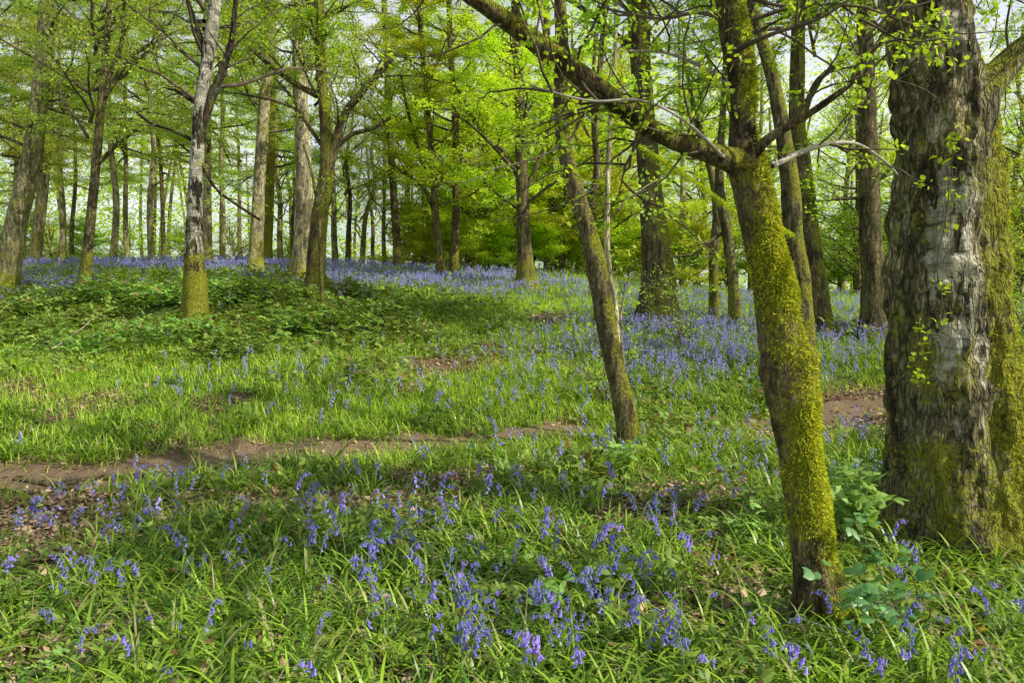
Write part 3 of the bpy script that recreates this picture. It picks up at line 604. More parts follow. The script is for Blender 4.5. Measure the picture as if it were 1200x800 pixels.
# --- the great old birch on the right: three fused stems, drawn as one surface
def big_birch():
    Y = 4.25; t0 = base_pt(1128, Y); g = np.random.default_rng(9)
    t = empty('old_birch_tree', t0, 'great old birch of fused stems with a moss covered foot, at the right edge', 'tree')
    pys = np.array([-160, -60, 0, 60, 110, 150, 200, 260, 320, 380, 440, 500, 560, 610, 650, 690])
    A = np.interp(pys, [-160, 0, 100, 200, 400, 650], [1062, 1078, 1095, 1102, 1104, 1112]); wA = np.interp(pys, [-160, 0, 100, 250, 450, 600, 680], [78, 92, 98, 96, 92, 108, 124])
    B = np.interp(pys, [-160, 60, 120, 200, 400, 520, 650], [1120, 1120, 1138, 1142, 1150, 1160, 1172]); wB = np.interp(pys, [-160, 60, 110, 200, 400, 520, 600, 690], [4, 10, 50, 54, 66, 84, 122, 176])
    C = np.interp(pys, [-160, 100, 300, 600], [1080, 1076, 1066, 1068]); wC = np.interp(pys, [-160, 100, 250, 400, 600], [20, 30, 36, 38, 44])
    n = 420; sides = 176; rows = np.linspace(-160, 690, n)[::-1]; th = np.linspace(0, 2 * np.pi, sides, endpoint=False)
    cx = np.interp(rows, pys, (A + B) / 2); cc = W(cx, rows, np.full(n, Y)); k = Y / F_PX
    V = np.zeros((n, sides, 3)); 
    def circ(cxp, dy, w):
        c = W(np.interp(rows, pys, cxp), rows, np.full(n, Y)); c[:, 1] += dy; r = np.interp(rows, pys, w) * .5 * k
        ox = (c - cc)[:, 0][:, None]; oy = np.full(n, dy)[:, None]; b = ox * np.cos(th) + oy * np.sin(th); disc = r[:, None] ** 2 - (ox ** 2 + oy ** 2) + b ** 2
        return np.where(disc > 0, b + np.sqrt(np.maximum(disc, 0)), 0.02)
    rr = np.stack([circ(A, -.02, wA), circ(B, -.05, wB), circ(C, .10, wC)])
    s = 95.; r = np.log(np.exp(s * rr).sum(0)) / s - .024
    zrow = cc[:, 2]; P0 = cc[:, None] + r[..., None] * np.stack([np.cos(th), np.sin(th), 0 * th], -1)[None]
    q = P0.copy(); q[..., 2] *= .4
    h = (zrow - t0[2])[:, None]
    r = r * (1 + .05 * fbm(P0 * 3, 2, 2) + .05 * fbm(q * 9, 3, 3)) + .03 * (np.abs(vnoise(P0 * np.array([19, 19, 8]), 6)) - .3) + .05 * (.35 - np.abs(vnoise(P0 * np.array([8, 8, 2.6]), 16)))  + np.exp(-np.maximum(h, 0) / .16) * .10 * (1 + .6 * np.cos(4 * th + 1))
    V = cc[:, None] + r[..., None] * np.stack([np.cos(th), np.sin(th), 0 * th], -1)[None]
    Nn = np.broadcast_to(np.stack([np.cos(th), np.sin(th), 0 * th], -1)[None], V.shape).reshape(-1, 3); V = V.reshape(-1, 3); hh = V[:, 2] - t0[2]
    i = np.arange(n - 1)[:, None] * sides; j = np.arange(sides)[None]; kk = (j + 1) % sides
    F = np.stack([i + j, i + kk, i + sides + kk, i + sides + j], -1).reshape(-1, 4)
    vx, vy = proj(V)
    ms = np.clip(.47 + .36 * np.clip(Nn[:, 0], -.3, 1) + (.26 + .5 * np.clip(Nn[:, 0], 0, 1)) * np.clip(.9 - hh * .7 + 1.0 * fbm(V * 2.6, 14, 3), 0, 1) + .25 * fbm(V * 2.4, 12, 2), 0, 1)
    wh = np.clip(gmap(vx, vy, [(1104, 262, 15, 22, .55), (1102, 318, 11, 22, .6), (1113, 398, 13, 16, .75), (1133, 262, 6, 30, .6), (1140, 320, 7, 22, .4), (1106, 210, 12, 18, .3), (1095, 345, 8, 12, .3), (1118, 40, 12, 30, .6), (1103, 440, 8, 14, .35), (1062, 250, 6, 40, .25), (1150, 400, 7, 30, .35), (1128, 500, 10, 20, .25), (1095, 160, 10, 16, .3)]) * (Nn[:, 1] < 0) + .12 + .28 * fbm(V * np.array([6, 6, 9.]), 61, 3), 0, 1)
    ms = np.clip(ms - .6 * wh * (hh > .6), 0, 1)
    mb = MB(); mb.add(V, F, moss=ms, white=wh); mb.build('trunk', M['bigbirch'], t)
    tuft_moss(t, V, Nn, ms, 30000, g, .014, thr=.62)
    anc = []
    for q, lb in enumerate([[(1136, 185, 40, -.10), (1142, 140, 50, -.10), (1155, 104, 44, -.06), (1175, 80, 36, -.03), (1200, 56, 29, -.05), (1235, 30, 27, -.05), (1290, -10, 24, -.1), (1350, -70, 18, -.1)]]):
        lp, lr = px_curve(lb, Y); lp, lr = resample(lp, lr, .03); mb = MB()
        v2, n2, m2 = stem_surface(mb, lp, lr, 28, 31, rough=.07, lump=.1, moss=lambda V, n_, h: .35 + .5 * n_[:, 2])
        for k in range(12):
            a = int(g.uniform(.4, 1) * (len(lp) - 2)); d = lp[a + 1] - lp[a]; d /= np.linalg.norm(d)
            grow(mb, anc, lp[a], rot_about(d, np.cross(d, g.normal(0, 1, 3)), math.radians(g.uniform(30, 80))), g.uniform(.5, 1.3), .009, 1, g, dict(NEARP, adens=4), 1)
        mb.build('branch', [M['bigbirch'], M['twig']], t)
    for e in ((4.3, 1.0, 3.6), (2.9, 1.0, 4.3), (3.7, -.3, 4.2)):  # added leafy limbs out of view, placed to cast dappled shade on the foreground
        c0 = W(1085, -40, Y); c0[2] = 3.75 + .15 * (e[0] - 3); e = np.array(e); mid = (c0 + e) / 2 + [0, 0, .35]; lp = catmull(np.array([c0, mid, e]), 40); lr = np.linspace(.05, .01, 40); mb = MB()
        stem_surface(mb, lp, lr, 10, 33)
        for k in range(15):
            a = int(g.uniform(.2, 1) * 38); d = lp[a + 1] - lp[a]; d /= np.linalg.norm(d)
            grow(mb, anc, lp[a], rot_about(d, np.cross(d, g.normal(0, 1, 3)), math.radians(g.uniform(30, 80))), g.uniform(.4, 1.0), .008, 1, g, dict(NEARP, adens=7), 1)
        mb.build('branch', [M['bigbirch'], M['twig']], t)
    mb = MB()
    for k in range(26):
        z = g.uniform(3.0, 3.9) if k < 7 else g.uniform(4.4, 7.0); az = g.uniform(0, 6.28); e = math.radians(g.uniform(-5, 50))
        c = W(1078, -60, Y) if z > 3.4 else W(1085, 20, Y); p = np.array([c[0], c[1], z]); d = np.array([math.cos(az) * math.cos(e), math.sin(az) * math.cos(e), math.sin(e)])
        grow(mb, anc, p, d, g.uniform(1., 2.6), .016, 0, g, NEARP, 1)
    tp, tr = resample(*px_curve([(1062, -120, 84), (1055, -250, 74), (1050, -420, 54)], Y, 8.5), .1); mb2 = MB(); stem_surface(mb2, tp, tr, 16, 3); mb2.build('trunk', M['bigbirch'], t)
    foliage_part(t, anc, dict(NEARP, per=3), g, M['near'], 'crown', mb)
    # ivy shoots climbing the bark
    mb = MB(); anc = []
    for pts in ([(1100, 385, 2), (1104, 350, 2), (1098, 310, 2), (1108, 260, 2), (1112, 215, 2), (1106, 180, 2)], [(1076, 470, 2), (1080, 420, 2), (1076, 370, 2)], [(1120, 230, 2), (1115, 190, 2), (1122, 150, 2)]):
        lp, lr = px_curve(pts, Y - .36); lp, lr = resample(lp, lr, .03); tube(mb, lp, np.full(len(lp), .0035), 4, 1); anc.append(lp[g.integers(0, len(lp), 9)])
    A_ = np.concatenate(anc); A_ = np.repeat(A_, 5, 0) + g.normal(0, .022, (len(A_) * 5, 3)) * [1, .6, 1]
    leaf_cloud(mb, A_, .038, g, 1.0, 0, True); iv = mb.build('climbing_ivy', [M['near'], M['twig']], None, origin=tuple(A_[0]))
    tag(iv, 'thin leafy shoots climbing the face of the great old birch', 'climber')
big_birch()

# ------------------------------------------------------------------ more trees standing deeper in the wood
def bg_tree(px, Y, w, lean, bark, sty, vi, name, label, group, scale=1., top=12., lift=0., flare=.25):
    bp = base_pt(px, Y); k = Y / F_PX; r = w * .40 * k; g = np.random.default_rng(int(px * 7 + Y * 13) & 0xffff)
    t = empty(name, bp, label, 'tree', group); z = np.linspace(-.15, top, 7)
    P = bp + np.stack([lean * z + g.normal(0, .09, 7) * (z > .5), g.normal(0, .08, 7) * (z > .5), z], -1); R = r * (1.15 - .85 * np.clip(z / top, 0, 1))
    Pr, Rr = resample(P, R, .3); mb = MB(); stem_surface(mb, Pr, Rr, 9, int(px) & 255, flare=flare); mb.build('trunk', M[bark], t)
    if sty:
        c = bpy.data.objects.new('crown', CROWNS[sty][vi % len(CROWNS[sty])]); COL.objects.link(c); c.parent = t
        c.rotation_euler = (g.normal(0, .03), lean * .9, g.uniform(0, 6.28)); c.scale = (scale,) * 3; c.location = (0, 0, lift)
    return t
G1 = 'thin straight trunks deep in the wood at the left'
for q, (px, Y, w, ln) in enumerate([(22, 27, 9, .05), (75, 28, 8, .03), (88, 33, 6, .03), (134, 24, 9, .03), (152, 30, 7, .02), (180, 26, 8, .02), (194, 31, 6, .0), (262, 29, 7, .01), (285, 36, 6, 0), (-30, 25, 14, .06), (-70, 20, 16, .06), (110, 38, 6, .02), (46, 36, 7, .03)]):
    bg_tree(px, Y, w, ln, ('grey', 'pale', 'hawk', 'grey')[q % 4], 'larch', q, 'slender_tree', 'thin straight trunk deep in the left side of the wood', G1, scale=1.0 + .06 * (q % 4), lift=(.3, 1.5, 2.4)[q % 3] if q < 9 else 1.5, top=13)
G2 = 'thin trunks against the pale sky behind the ridge'
for q, (px, Y, w, ln) in enumerate([(330, 30, 8, 0), (344, 36, 6, .02), (395, 32, 9, -.03), (408, 29, 7, .04), (425, 34, 8, .1), (440, 37, 6, -.05), (452, 31, 6, .0), (485, 33, 7, -.02)]):
    bg_tree(px, Y, w, ln, ('grey', 'hawk')[q % 2], ('twiggy', 'green')[q % 2], q, 'bare_tree', 'thin dark trunk with sparse twigs against the pale sky beyond the ridge', G2, scale=.8, top=9, lift=.2)
G3 = 'slim stems among the bright yellow-green leaves beyond the ridge'
for q, (px, Y, w, ln) in enumerate([(497, 27, 8, .0), (546, 28, 7, .02), (556, 25, 8, -.02), (570, 31, 8, .01), (582, 27, 7, .03), (594, 33, 7, 0), (640, 33, 8, 0), (660, 27, 9, .02), (676, 35, 8, -.02), (690, 24, 8, .03), (700, 30, 8, .0), (722, 28, 9, .02), (800, 26, 9, -.03), (818, 32, 9, 0), (880, 29, 10, .02), (898, 36, 9, 0), (986, 30, 10, .02), (1004, 25, 9, -.02), (1068, 27, 12, 0), (1150, 31, 11, .02), (1188, 26, 10, -.02), (1215, 22, 14, -.03), (1260, 18, 20, -.05)]):
    bg_tree(px, Y, w, ln, ('grey', 'hawk')[q % 2], 'beech_low' if px < 860 else ('beech_low', 'green', 'twiggy')[q % 3], q, 'young_beech', 'slim stem half hidden in bright yellow-green leaves beyond the ridge' if px < 860 else 'slim stem in the leafy thicket behind the right-hand trunks', G3 if px < 860 else 'slim stems in the thicket at the right', scale=(.9 + .1 * (q % 3)), top=10)
# leafy shrubs of the understorey
SH = [('bush', 'low shrub with bright yellow-green leaves beyond the bluebell ridge', 'yellow-green shrubs beyond the ridge',
       [(548, 25, .75), (585, 26, .8), (640, 26, .8), (500, 26, .6), (480, 34, 1.4), (520, 37, 1.7), (548, 29, 1.2), (625, 31, 1.4), (640, 38, 1.9), (705, 38, 1.9), (500, 30, 1.1), (535, 33, 1.3), (575, 30, 1.0), (600, 36, 1.5), (655, 30, 1.2), (690, 33, 1.4), (715, 27, 1.1), (735, 31, 1.3), (795, 30, 1.3), (815, 25, 1.0), (850, 31, 1.4), (670, 40, 1.6), (560, 40, 1.6), (760, 38, 1.6)]),
      ('bush_green', 'leafy green shrub in the thicket behind the right-hand trunks', 'shrubs in the thicket at the right',
       [(890, 27, 1.2), (915, 32, 1.4), (985, 29, 1.4), (1005, 24, 1.1), (1060, 27, 1.3), (1085, 33, 1.5), (1165, 24, 1.2), (1195, 20, 1.1), (1225, 26, 1.4), (1150, 30, 1.5), (940, 36, 1.7)]),
      ('bush_green', 'low dark shrub between the trunks at the far left', 'low shrubs at the left',
       [(20, 33, 1.2), (62, 36, 1.2), (105, 34, 1.1), (150, 38, 1.3), (215, 36, 1.1), (275, 34, 1.0), (340, 38, 1.0)])]
for sty, lab, grp, L in SH:
    for q, (px, Y, s) in enumerate(L):
        bp = base_pt(px, Y); t = empty('shrub', bp, lab, 'shrub', grp)
        c = bpy.data.objects.new('foliage', CROWNS[sty][q % len(CROWNS[sty])]); COL.objects.link(c); c.parent = t; c.scale = (s, s, s * .8); c.rotation_euler = (0, 0, q * 1.9)
# shrub leaning in at the right edge, sparse twigs
def twig_shrub(px, Y, s, label, seed, n=14, leaf='near', L=(.8, 1.7), lean=0.):
    bp = base_pt(px, Y); t = empty('shrub', bp, label, 'shrub'); g = np.random.default_rng(seed); mb = MB(); anc = []
    P = dict(NEARP, adens=5, per=2, seg=.2)
    for k in range(n):
        az = g.uniform(0, 6.28); e = math.radians(g.uniform(35, 85)); d = np.array([math.cos(az) * math.cos(e) + lean, math.sin(az) * math.cos(e), math.sin(e)])
        grow(mb, anc, bp + [g.normal(0, .05), g.normal(0, .05), 0], d / np.linalg.norm(d), g.uniform(*L) * s, .010, 0, g, P, 1)
    foliage_part(t, anc, P, g, M[leaf], 'foliage', mb); return t
twig_shrub(1192, 6.2, 1.3, 'twiggy shrub with small fresh leaves at the right edge behind the old birch', 3, 16)
twig_shrub(1250, 8.5, 1.6, 'taller twiggy shrub half out of view at the right edge', 4, 16, L=(1.2, 2.4))
twig_shrub(1175, 10.5, 1.2, 'small open shrub in the grass far behind the old birch', 5, 10)
twig_shrub(715, 8.6, 1.0, 'leafy sapling shoots behind the bent tree', 6, 8, L=(.8, 2.2))
twig_shrub(800, 11.0, 1.2, 'low leafy shoots growing at the foot of the massive dark trunk', 7, 9)

# far wood closing the view
mb = MB(); g = np.random.default_rng(77); n = 5200
u = g.uniform(-1.15, 1.15, n); Y = g.uniform(38, 62, n); X = u * Y; zz = ground(X, Y) + g.uniform(0, 1, n) ** 1.25 * 16
ok = fbm(np.stack([X * .16, Y * .05, zz * .22], -1), 44, 3) > np.interp(u, [-1, -.35, -.22, -.1, .15, 1.], [-.34, -.26, .16, -.36, -.5, -.3])
C = np.stack([X, Y, zz], -1)[ok]; A = np.repeat(C, 42, 0) + g.normal(0, 1, (len(C) * 42, 3)) * [1.1, 1.0, .28]
far = MB(); leaf_cloud(far, A, .24, g, .5)
for k in range(50):
    x = g.uniform(-60, 60); y = g.uniform(40, 60); z0 = float(ground(x, y)); lp = np.array([[x, y, z0 - .3], [x + g.normal(0, .4), y, z0 + 5], [x + g.normal(0, .8), y, z0 + 13]]); tube(far, catmull(lp, 8), np.linspace(.16, .06, 8), 5, 1)
tag(far.build('distant_woodland', [M['yellow'], M['dark']]), 'mass of far trees in fresh leaf closing off the view', 'woodland', kind='stuff')

# ------------------------------------------------------------------ ground cover
def sample_field(n, Y0, Y1, p=0., g=rng, umax=.9):
    """points over the field of view; density falls with distance"""
    q = g.uniform(0, 1, n); Y = (Y0 ** (1 - p) + q * (Y1 ** (1 - p) - Y0 ** (1 - p))) ** (1 / (1 - p)); u = g.uniform(-umax, umax, n)
    X = u * np.maximum(Y, 2.6); return X, Y
def blades(mb, X, Y, L, w, g, bend=1.0, segs=4, az=None, lift=.5, mat=0):
    n = len(X); z = ground(X, Y); az = g.uniform(0, 2 * np.pi, n) if az is None else az
    D = np.stack([np.cos(az), np.sin(az), 0 * az], -1); S = np.stack([-np.sin(az), np.cos(az), 0 * az], -1)
    e0 = g.uniform(lift, 1.45, n); curv = bend * g.uniform(.5, 1.6, n); P = np.stack([X, Y, z - .01], -1); rows = []
    for k in range(segs + 1):
        t = k / segs; ww = (w * (1 - t ** 2.2) * (.7 + .6 * t))[:, None] * .5 + .0002
        rows += [P - S * ww, P + S * ww]; e = e0 - curv * t * 1.35
        P = P + (D * np.cos(e)[:, None] + np.array([0, 0, 1.]) * np.sin(e)[:, None]) * (L / segs)[:, None]
        zz = z - .01 + .004
        P[:, 2] = np.maximum(P[:, 2], zz)
    V = np.stack(rows, 1); kk = 2 * (segs + 1)
    T = np.array([[2 * k, 2 * k + 1, 2 * k + 3, 2 * k + 2] for k in range(segs)])
    mb.add(V.reshape(-1, 3), (T[None] + kk * np.arange(n)[:, None, None]).reshape(-1, 4), mat)

# blue-bell leaves: tufts of arching strap leaves
def strap(n_tuft, Y0, Y1, per, p, scale=1., segs=4, seed=1, umax=.9):
    g = np.random.default_rng(seed); X, Y = sample_field(n_tuft, Y0, Y1, p, g, umax); px, py = proj(np.stack([X, Y, ground(X, Y)], -1))
    keep = g.uniform(0, 1, len(X)) > np.clip(bare(X, Y, px, py) * 1.1, 0, .96)
    keep &= path_dist(X, Y) > path_w(X, Y) * g.uniform(.5, 1.05, len(X))
    clump = fbm(xy0(X, Y, 1.5), 55); keep &= g.uniform(-.6, .3, len(X)) < clump * 2.0 + .0
    keep &= ~((py < 470) & (px < 650) & (g.uniform(0, 1, len(X)) < np.clip((470 - py) / 40, 0, .9)))
    X, Y = X[keep], Y[keep]; k = len(X); X = np.repeat(X, per); Y = np.repeat(Y, per); az = g.uniform(0, 6.28, len(X))
    X = X + np.cos(az) * .02 + g.normal(0, .012, len(X)); Y = Y + np.sin(az) * .02 + g.normal(0, .012, len(X))
    blades(mbs, X, Y, scale * g.uniform(.13, .32, len(X)), scale * g.uniform(.007, .017, len(X)), g, 1.25, segs, az + g.normal(0, .3, len(X)))
mbs = MB()
strap(7000, 2.0, 6.5, 8, 0.2, 1.0, 5, 1); strap(9500, 6.0, 13, 7, .6, 1.05, 4, 2)
tag(mbs.build('bluebell_leaves', M['strap']), 'arching strap-like leaves carpeting the woodland floor', 'ground cover', kind='stuff')

mbg = MB()
def grass(n, Y0, Y1, p, L, w, seed, wt, segs=2, bend=.7):
    g = np.random.default_rng(seed); X, Y = sample_field(n, Y0, Y1, p, g); px, py = proj(np.stack([X, Y, ground(X, Y)], -1))
    wv = wt(px, py, X, Y) * np.clip(1.3 - 1.2 * bare(X, Y, px, py), 0.02, 1); wv = np.where(path_dist(X, Y) < path_w(X, Y) * (1.0 + .5 * fbm(xy0(X, Y, 5.), 72)), .03, wv)
    wv = wv * np.clip(.6 + 1.9 * fbm(xy0(X, Y, 1.4), 66), .08, 1)
    k = g.uniform(0, 1, len(X)) < wv; X, Y = X[k], Y[k]; blades(mbg, X, Y, g.uniform(*L, len(X)), g.uniform(*w, len(X)), g, bend, segs, None, .8)
grass(200000, 6.0, 17, .9, (.08, .22), (.004, .008), 11, lambda px, py, X, Y: np.clip(.55 + gmap(px, py, [(120, 450, 160, 50, .7), (560, 380, 150, 45, .6), (300, 470, 200, 20, .5), (1150, 390, 90, 30, .9), (1000, 430, 60, 20, .6), (640, 350, 90, 20, .5)]) - gmap(px, py, [(220, 368, 190, 30, .75), (430, 365, 80, 20, .6), (800, 400, 120, 40, .2)]), 0, 1))
grass(90000, 15, 34, .6, (.10, .28), (.008, .016), 12, lambda px, py, X, Y: .8 + 0 * px)
grass(7000, 2.0, 6.5, .3, (.06, .20), (.003, .006), 13, lambda px, py, X, Y: np.clip(.15 + gmap(px, py, [(200, 740, 250, 60, .4), (1130, 760, 90, 40, .5)]), 0, 1), 3)
tag(mbg.build('grass', M['grass']), 'fine bright green grass over the sunlit bank', 'grass', kind='stuff')

# bramble leaflets
def leaflet():
    V = [(0, 0, 0), (.28, .26, -.02), (.30, 0, .04), (.28, -.26, -.02), (.66, .24, -.04), (.68, 0, .02), (.66, -.24, -.04), (1, 0, -.06)]
    F = [(0, 2, 1), (0, 3, 2), (4, 5, 7), (5, 6, 7), (1, 2, 5), (1, 5, 4), (3, 6, 5), (3, 5, 2)]
    return np.array(V, float), np.array(F)
LV, LF = leaflet()
def trifoliate(mb, C, size, g, mat=0, k=3):
    n = len(C); az = g.uniform(0, 6.28, n); tl = g.normal(0, .45, (n, 2)); 
    for q in range(k):
        a = az + (q - (k - 1) / 2) * (1.25 if k == 3 else .85); off = np.stack([np.cos(a), np.sin(a), 0 * a], -1) * (size * .12)[:, None]
        V = LV.copy(); s = size * g.uniform(.8, 1.1, n) * (1.1 if q == 1 else .95)
        c, sn = np.cos(a), np.sin(a); X = (V[None, :, 0] * c[:, None] - V[None, :, 1] * sn[:, None]) * s[:, None]; Y = (V[None, :, 0] * sn[:, None] + V[None, :, 1] * c[:, None]) * s[:, None]
        Z = V[None, :, 2] * s[:, None] + X * tl[:, :1] + Y * tl[:, 1:]
        P = np.stack([X, Y, Z], -1) + (C + off)[:, None]; F = (LF[None] + 8 * np.arange(n)[:, None, None]).reshape(-1, 3); mb.add(P.reshape(-1, 3), F, mat)
mbb = MB(); g = np.random.default_rng(31)
def bramble(n, Y0, Y1, p, size, hmax, L, seed, base=.02):
    g = np.random.default_rng(seed); X, Y = sample_field(n, Y0, Y1, p, g); z = ground(X, Y); px, py = proj(np.stack([X, Y, z], -1))
    w = np.clip(base + gmap(px, py, L), 0, 1); w = w * np.clip(.6 + 2.2 * fbm(xy0(X, Y, .9), 88, 2), 0, 1) * (path_dist(X, Y) > path_w(X, Y) * 1.15)
    k = g.uniform(0, 1, n) < w; X, Y, z, w = X[k], Y[k], z[k], w[k]
    hh = hmax * np.clip(.25 + 1.9 * fbm(xy0(X, Y, 1.2), 89, 3) + .15, .08, 1) * g.uniform(.1, 1, len(X))
    trifoliate(mbb, np.stack([X, Y, z + hh + .02], -1), g.uniform(*size, len(X)), g, 0)
bramble(100000, 8.3, 19, .9, (.045, .09), .42, [(215, 370, 150, 24, 1.), (60, 375, 80, 25, .6), (440, 360, 90, 22, .7), (330, 400, 150, 25, .45), (400, 330, 60, 10, .9), (250, 330, 70, 12, .9), (130, 345, 80, 12, .8)], 41, .06)
bramble(34000, 5.0, 13, .9, (.045, .08), .28, [(820, 470, 90, 30, 1.), (800, 560, 90, 40, .55), (1000, 560, 60, 50, .8), (830, 400, 90, 30, .5), (540, 480, 120, 20, .15), (700, 540, 80, 20, .5)], 42, .04)
bramble(32000, 2.2, 5.6, .2, (.03, .06), .17, [(640, 690, 110, 50, .5), (560, 620, 120, 20, .35), (820, 620, 80, 40, .4), (30, 790, 60, 20, .5), (760, 700, 90, 60, .5), (330, 720, 150, 50, .15), (1080, 650, 60, 60, .7), (450, 640, 60, 30, .5)], 43, .09)
tag(mbb.build('bramble_cover', M['bramble']), 'low tangle of bramble leaves over the bank and around the tree feet', 'ground cover', kind='stuff')

def bramble_mound(seed):
    g = np.random.default_rng(seed); mb = MB(); C = []
    for k in range(34):
        az = g.uniform(0, 6.28); r = g.uniform(.35, 1.15); h = g.uniform(.18, .62) * (1.2 - r * .5); a = np.array([math.cos(az), math.sin(az), 0]) ; b0 = a * g.uniform(0, .35)
        p = catmull(np.array([b0, b0 + a * r * .4 + [0, 0, h], b0 + a * r * .8 + [0, 0, h * .8], b0 + a * r + [0, 0, h * .2]]), 12); tube(mb, p, np.linspace(.006, .003, 12), 3, 1)
        m = 22; C.append(p[g.integers(2, 12, m)] + g.normal(0, 1, (m, 3)) * [.10, .10, .07])
    C = np.concatenate(C); C[:, 2] = np.maximum(C[:, 2], .02); trifoliate(mb, C, g.uniform(.06, .11, len(C)), g, 0); return mb.mesh('bramble_bush', [M['bramble'], M['twig']])
CROWNS['bramble'] = [bramble_mound(130 + k) for k in range(3)]
for q, (px, py, s_, lab) in enumerate([(248, 352, .34, 'dark leafy bush wrapped round the foot of the silver birch'), (212, 356, .24, 'small bush just left of the foot of the silver birch'), (135, 352, .34, 'wide bramble bush on the bank left of the silver birch'), (70, 362, .28, 'bramble bush at the left end of the bank'),
        (320, 352, .32, 'bramble bush on the bank between the silver birch and the lone sapling'), (395, 345, .26, 'bright bush on the brow just right of the lone sapling'), (438, 372, .30, 'dark bramble bush at the right end of the bank'), (370, 392, .30, 'bramble bush on the lower bank, below the lone sapling'),
        (215, 398, .28, 'bramble bush low on the bank, under the silver birch'), (100, 410, .26, 'bramble bush low on the bank at the left, by a dead stick'), (300, 415, .2, 'smallest bramble bush, alone at the foot of the bank')]):
    p_ = hit([px], [py])[0][0]; bp = np.array([p_[0], p_[1], float(ground(p_[0], p_[1]))]); t = empty('bramble_bush', bp, lab, 'bush')
    c = bpy.data.objects.new('foliage', CROWNS['bramble'][q % 3]); COL.objects.link(c); c.parent = t; c.scale = (s_ * 3.4, s_ * 2.8, s_ * 2.6); c.rotation_euler = (0, 0, q * 2.3); c.location = (0, 0, -.03)

# dead leaves on the floor
def litter(n, Y0, Y1, p, size, seed):
    X, Y = sample_field(n, Y0, Y1, p, g); px, py = proj(np.stack([X, Y, ground(X, Y)], -1)); d = path_dist(X, Y)
    w = np.clip(.12 + bare(X, Y, px, py), 0, 1); w = np.where(d < path_w(X, Y) * .9, .12 + .8 * np.clip(fbm(xy0(X, Y, 2.), 71), 0, 1), w); w = np.where((py < 430), w * .8, w)
    k = g.uniform(0, 1, n) < w; X, Y = X[k], Y[k]; P = np.stack([X, Y, ground(X, Y) + g.uniform(.008, .028, len(X))], -1); h_ = g.uniform(0, 1, len(P)) < .4
    leaf_cloud(mbl, P[h_], size * 1.25, g, .38, droop=0); leaf_cloud(mbl, P[~h_], size * .6, g, .5, droop=0)
mbl = MB(); litter(90000, 2.0, 8, .6, .05, 1); litter(50000, 8, 22, .9, .06, 2)
tag(mbl.build('leaf_litter', M['litter'], smooth=False), 'brown dead leaves lying on the bare earth', 'leaf litter', kind='stuff')

# ------------------------------------------------------------------ bluebells
def bell_template(sides, rings):
    V = []; F = []
    for k, (z, r) in enumerate(rings):
        for a in range(sides): t = 2 * math.pi * a / sides; V.append((r * math.cos(t), r * math.sin(t), z))
    for k in range(len(rings) - 1):
        for a in range(sides): b = (a + 1) % sides; F.append((k * sides + a, k * sides + b, (k + 1) * sides + b, (k + 1) * sides + a))
    return np.array(V), np.array(F)
BELL = bell_template(6, [(0, .0015), (-.002, .0044), (-.014, .0054), (-.022, .0062), (-.025, .0100), (-.0225, .0118)])
BELL_LO = bell_template(4, [(0, .002), (-.010, .0075), (-.022, .0125)])
def flower_meshes(nb, height, seed):
    g = np.random.default_rng(seed); h = height; az = 0.0; lean = g.uniform(.0, .045)
    P = [np.array([0, 0, -.02]), np.array([lean * .3, 0, h * .45]), np.array([lean, 0, h * .8]), np.array([lean + .025, 0, h * .95]), np.array([lean + .06, 0, h]), np.array([lean + .082, 0, h - .012])]
    P = catmull(np.array(P), 18); ms = MB(); tube(ms, P, np.interp(np.linspace(0, 1, 18), [0, .8, 1], [.0032, .0026, .0010]), 5)
    mf = MB(); pos = []; 
    for k in range(nb):
        s = 17 - k * (8. / max(nb, 6)); a = int(s); p = P[a] + (P[min(a + 1, 17)] - P[a]) * (s - a)
        an = k * 2.1 + g.normal(0, .3) ; off = np.array([math.cos(an) * .5 + .6, math.sin(an), 0]) * (.007 + .009 * (1 - k / nb * .3)); q = p + off + [0, 0, -.002]
        tube(ms, np.array([p, p + off * .6 + [0, 0, .003], q]), [.0008] * 3, 3); pos.append(q)
    pos = np.array(pos); sc = np.interp(np.arange(nb), [0, 2, nb], [.6, 1.15, 1.3])
    scatter(mf, BELL[0], BELL[1], pos, g.uniform(0, 6, nb), sc * .82, tilt=-np.stack([g.uniform(.1, .8, nb), g.normal(0, .35, nb)], -1))
    return ms.mesh('stem', [M['stem']]), mf.mesh('flower_head', [M['petal']])
FULL = [flower_meshes(nb, h, 200 + k) for k, (nb, h) in enumerate([(10, .30), (11, .33), (9, .27), (12, .35), (10, .29)])]
FEW = [flower_meshes(nb, h, 300 + k) for k, (nb, h) in enumerate([(4, .22), (5, .25), (5, .20), (6, .24)])]
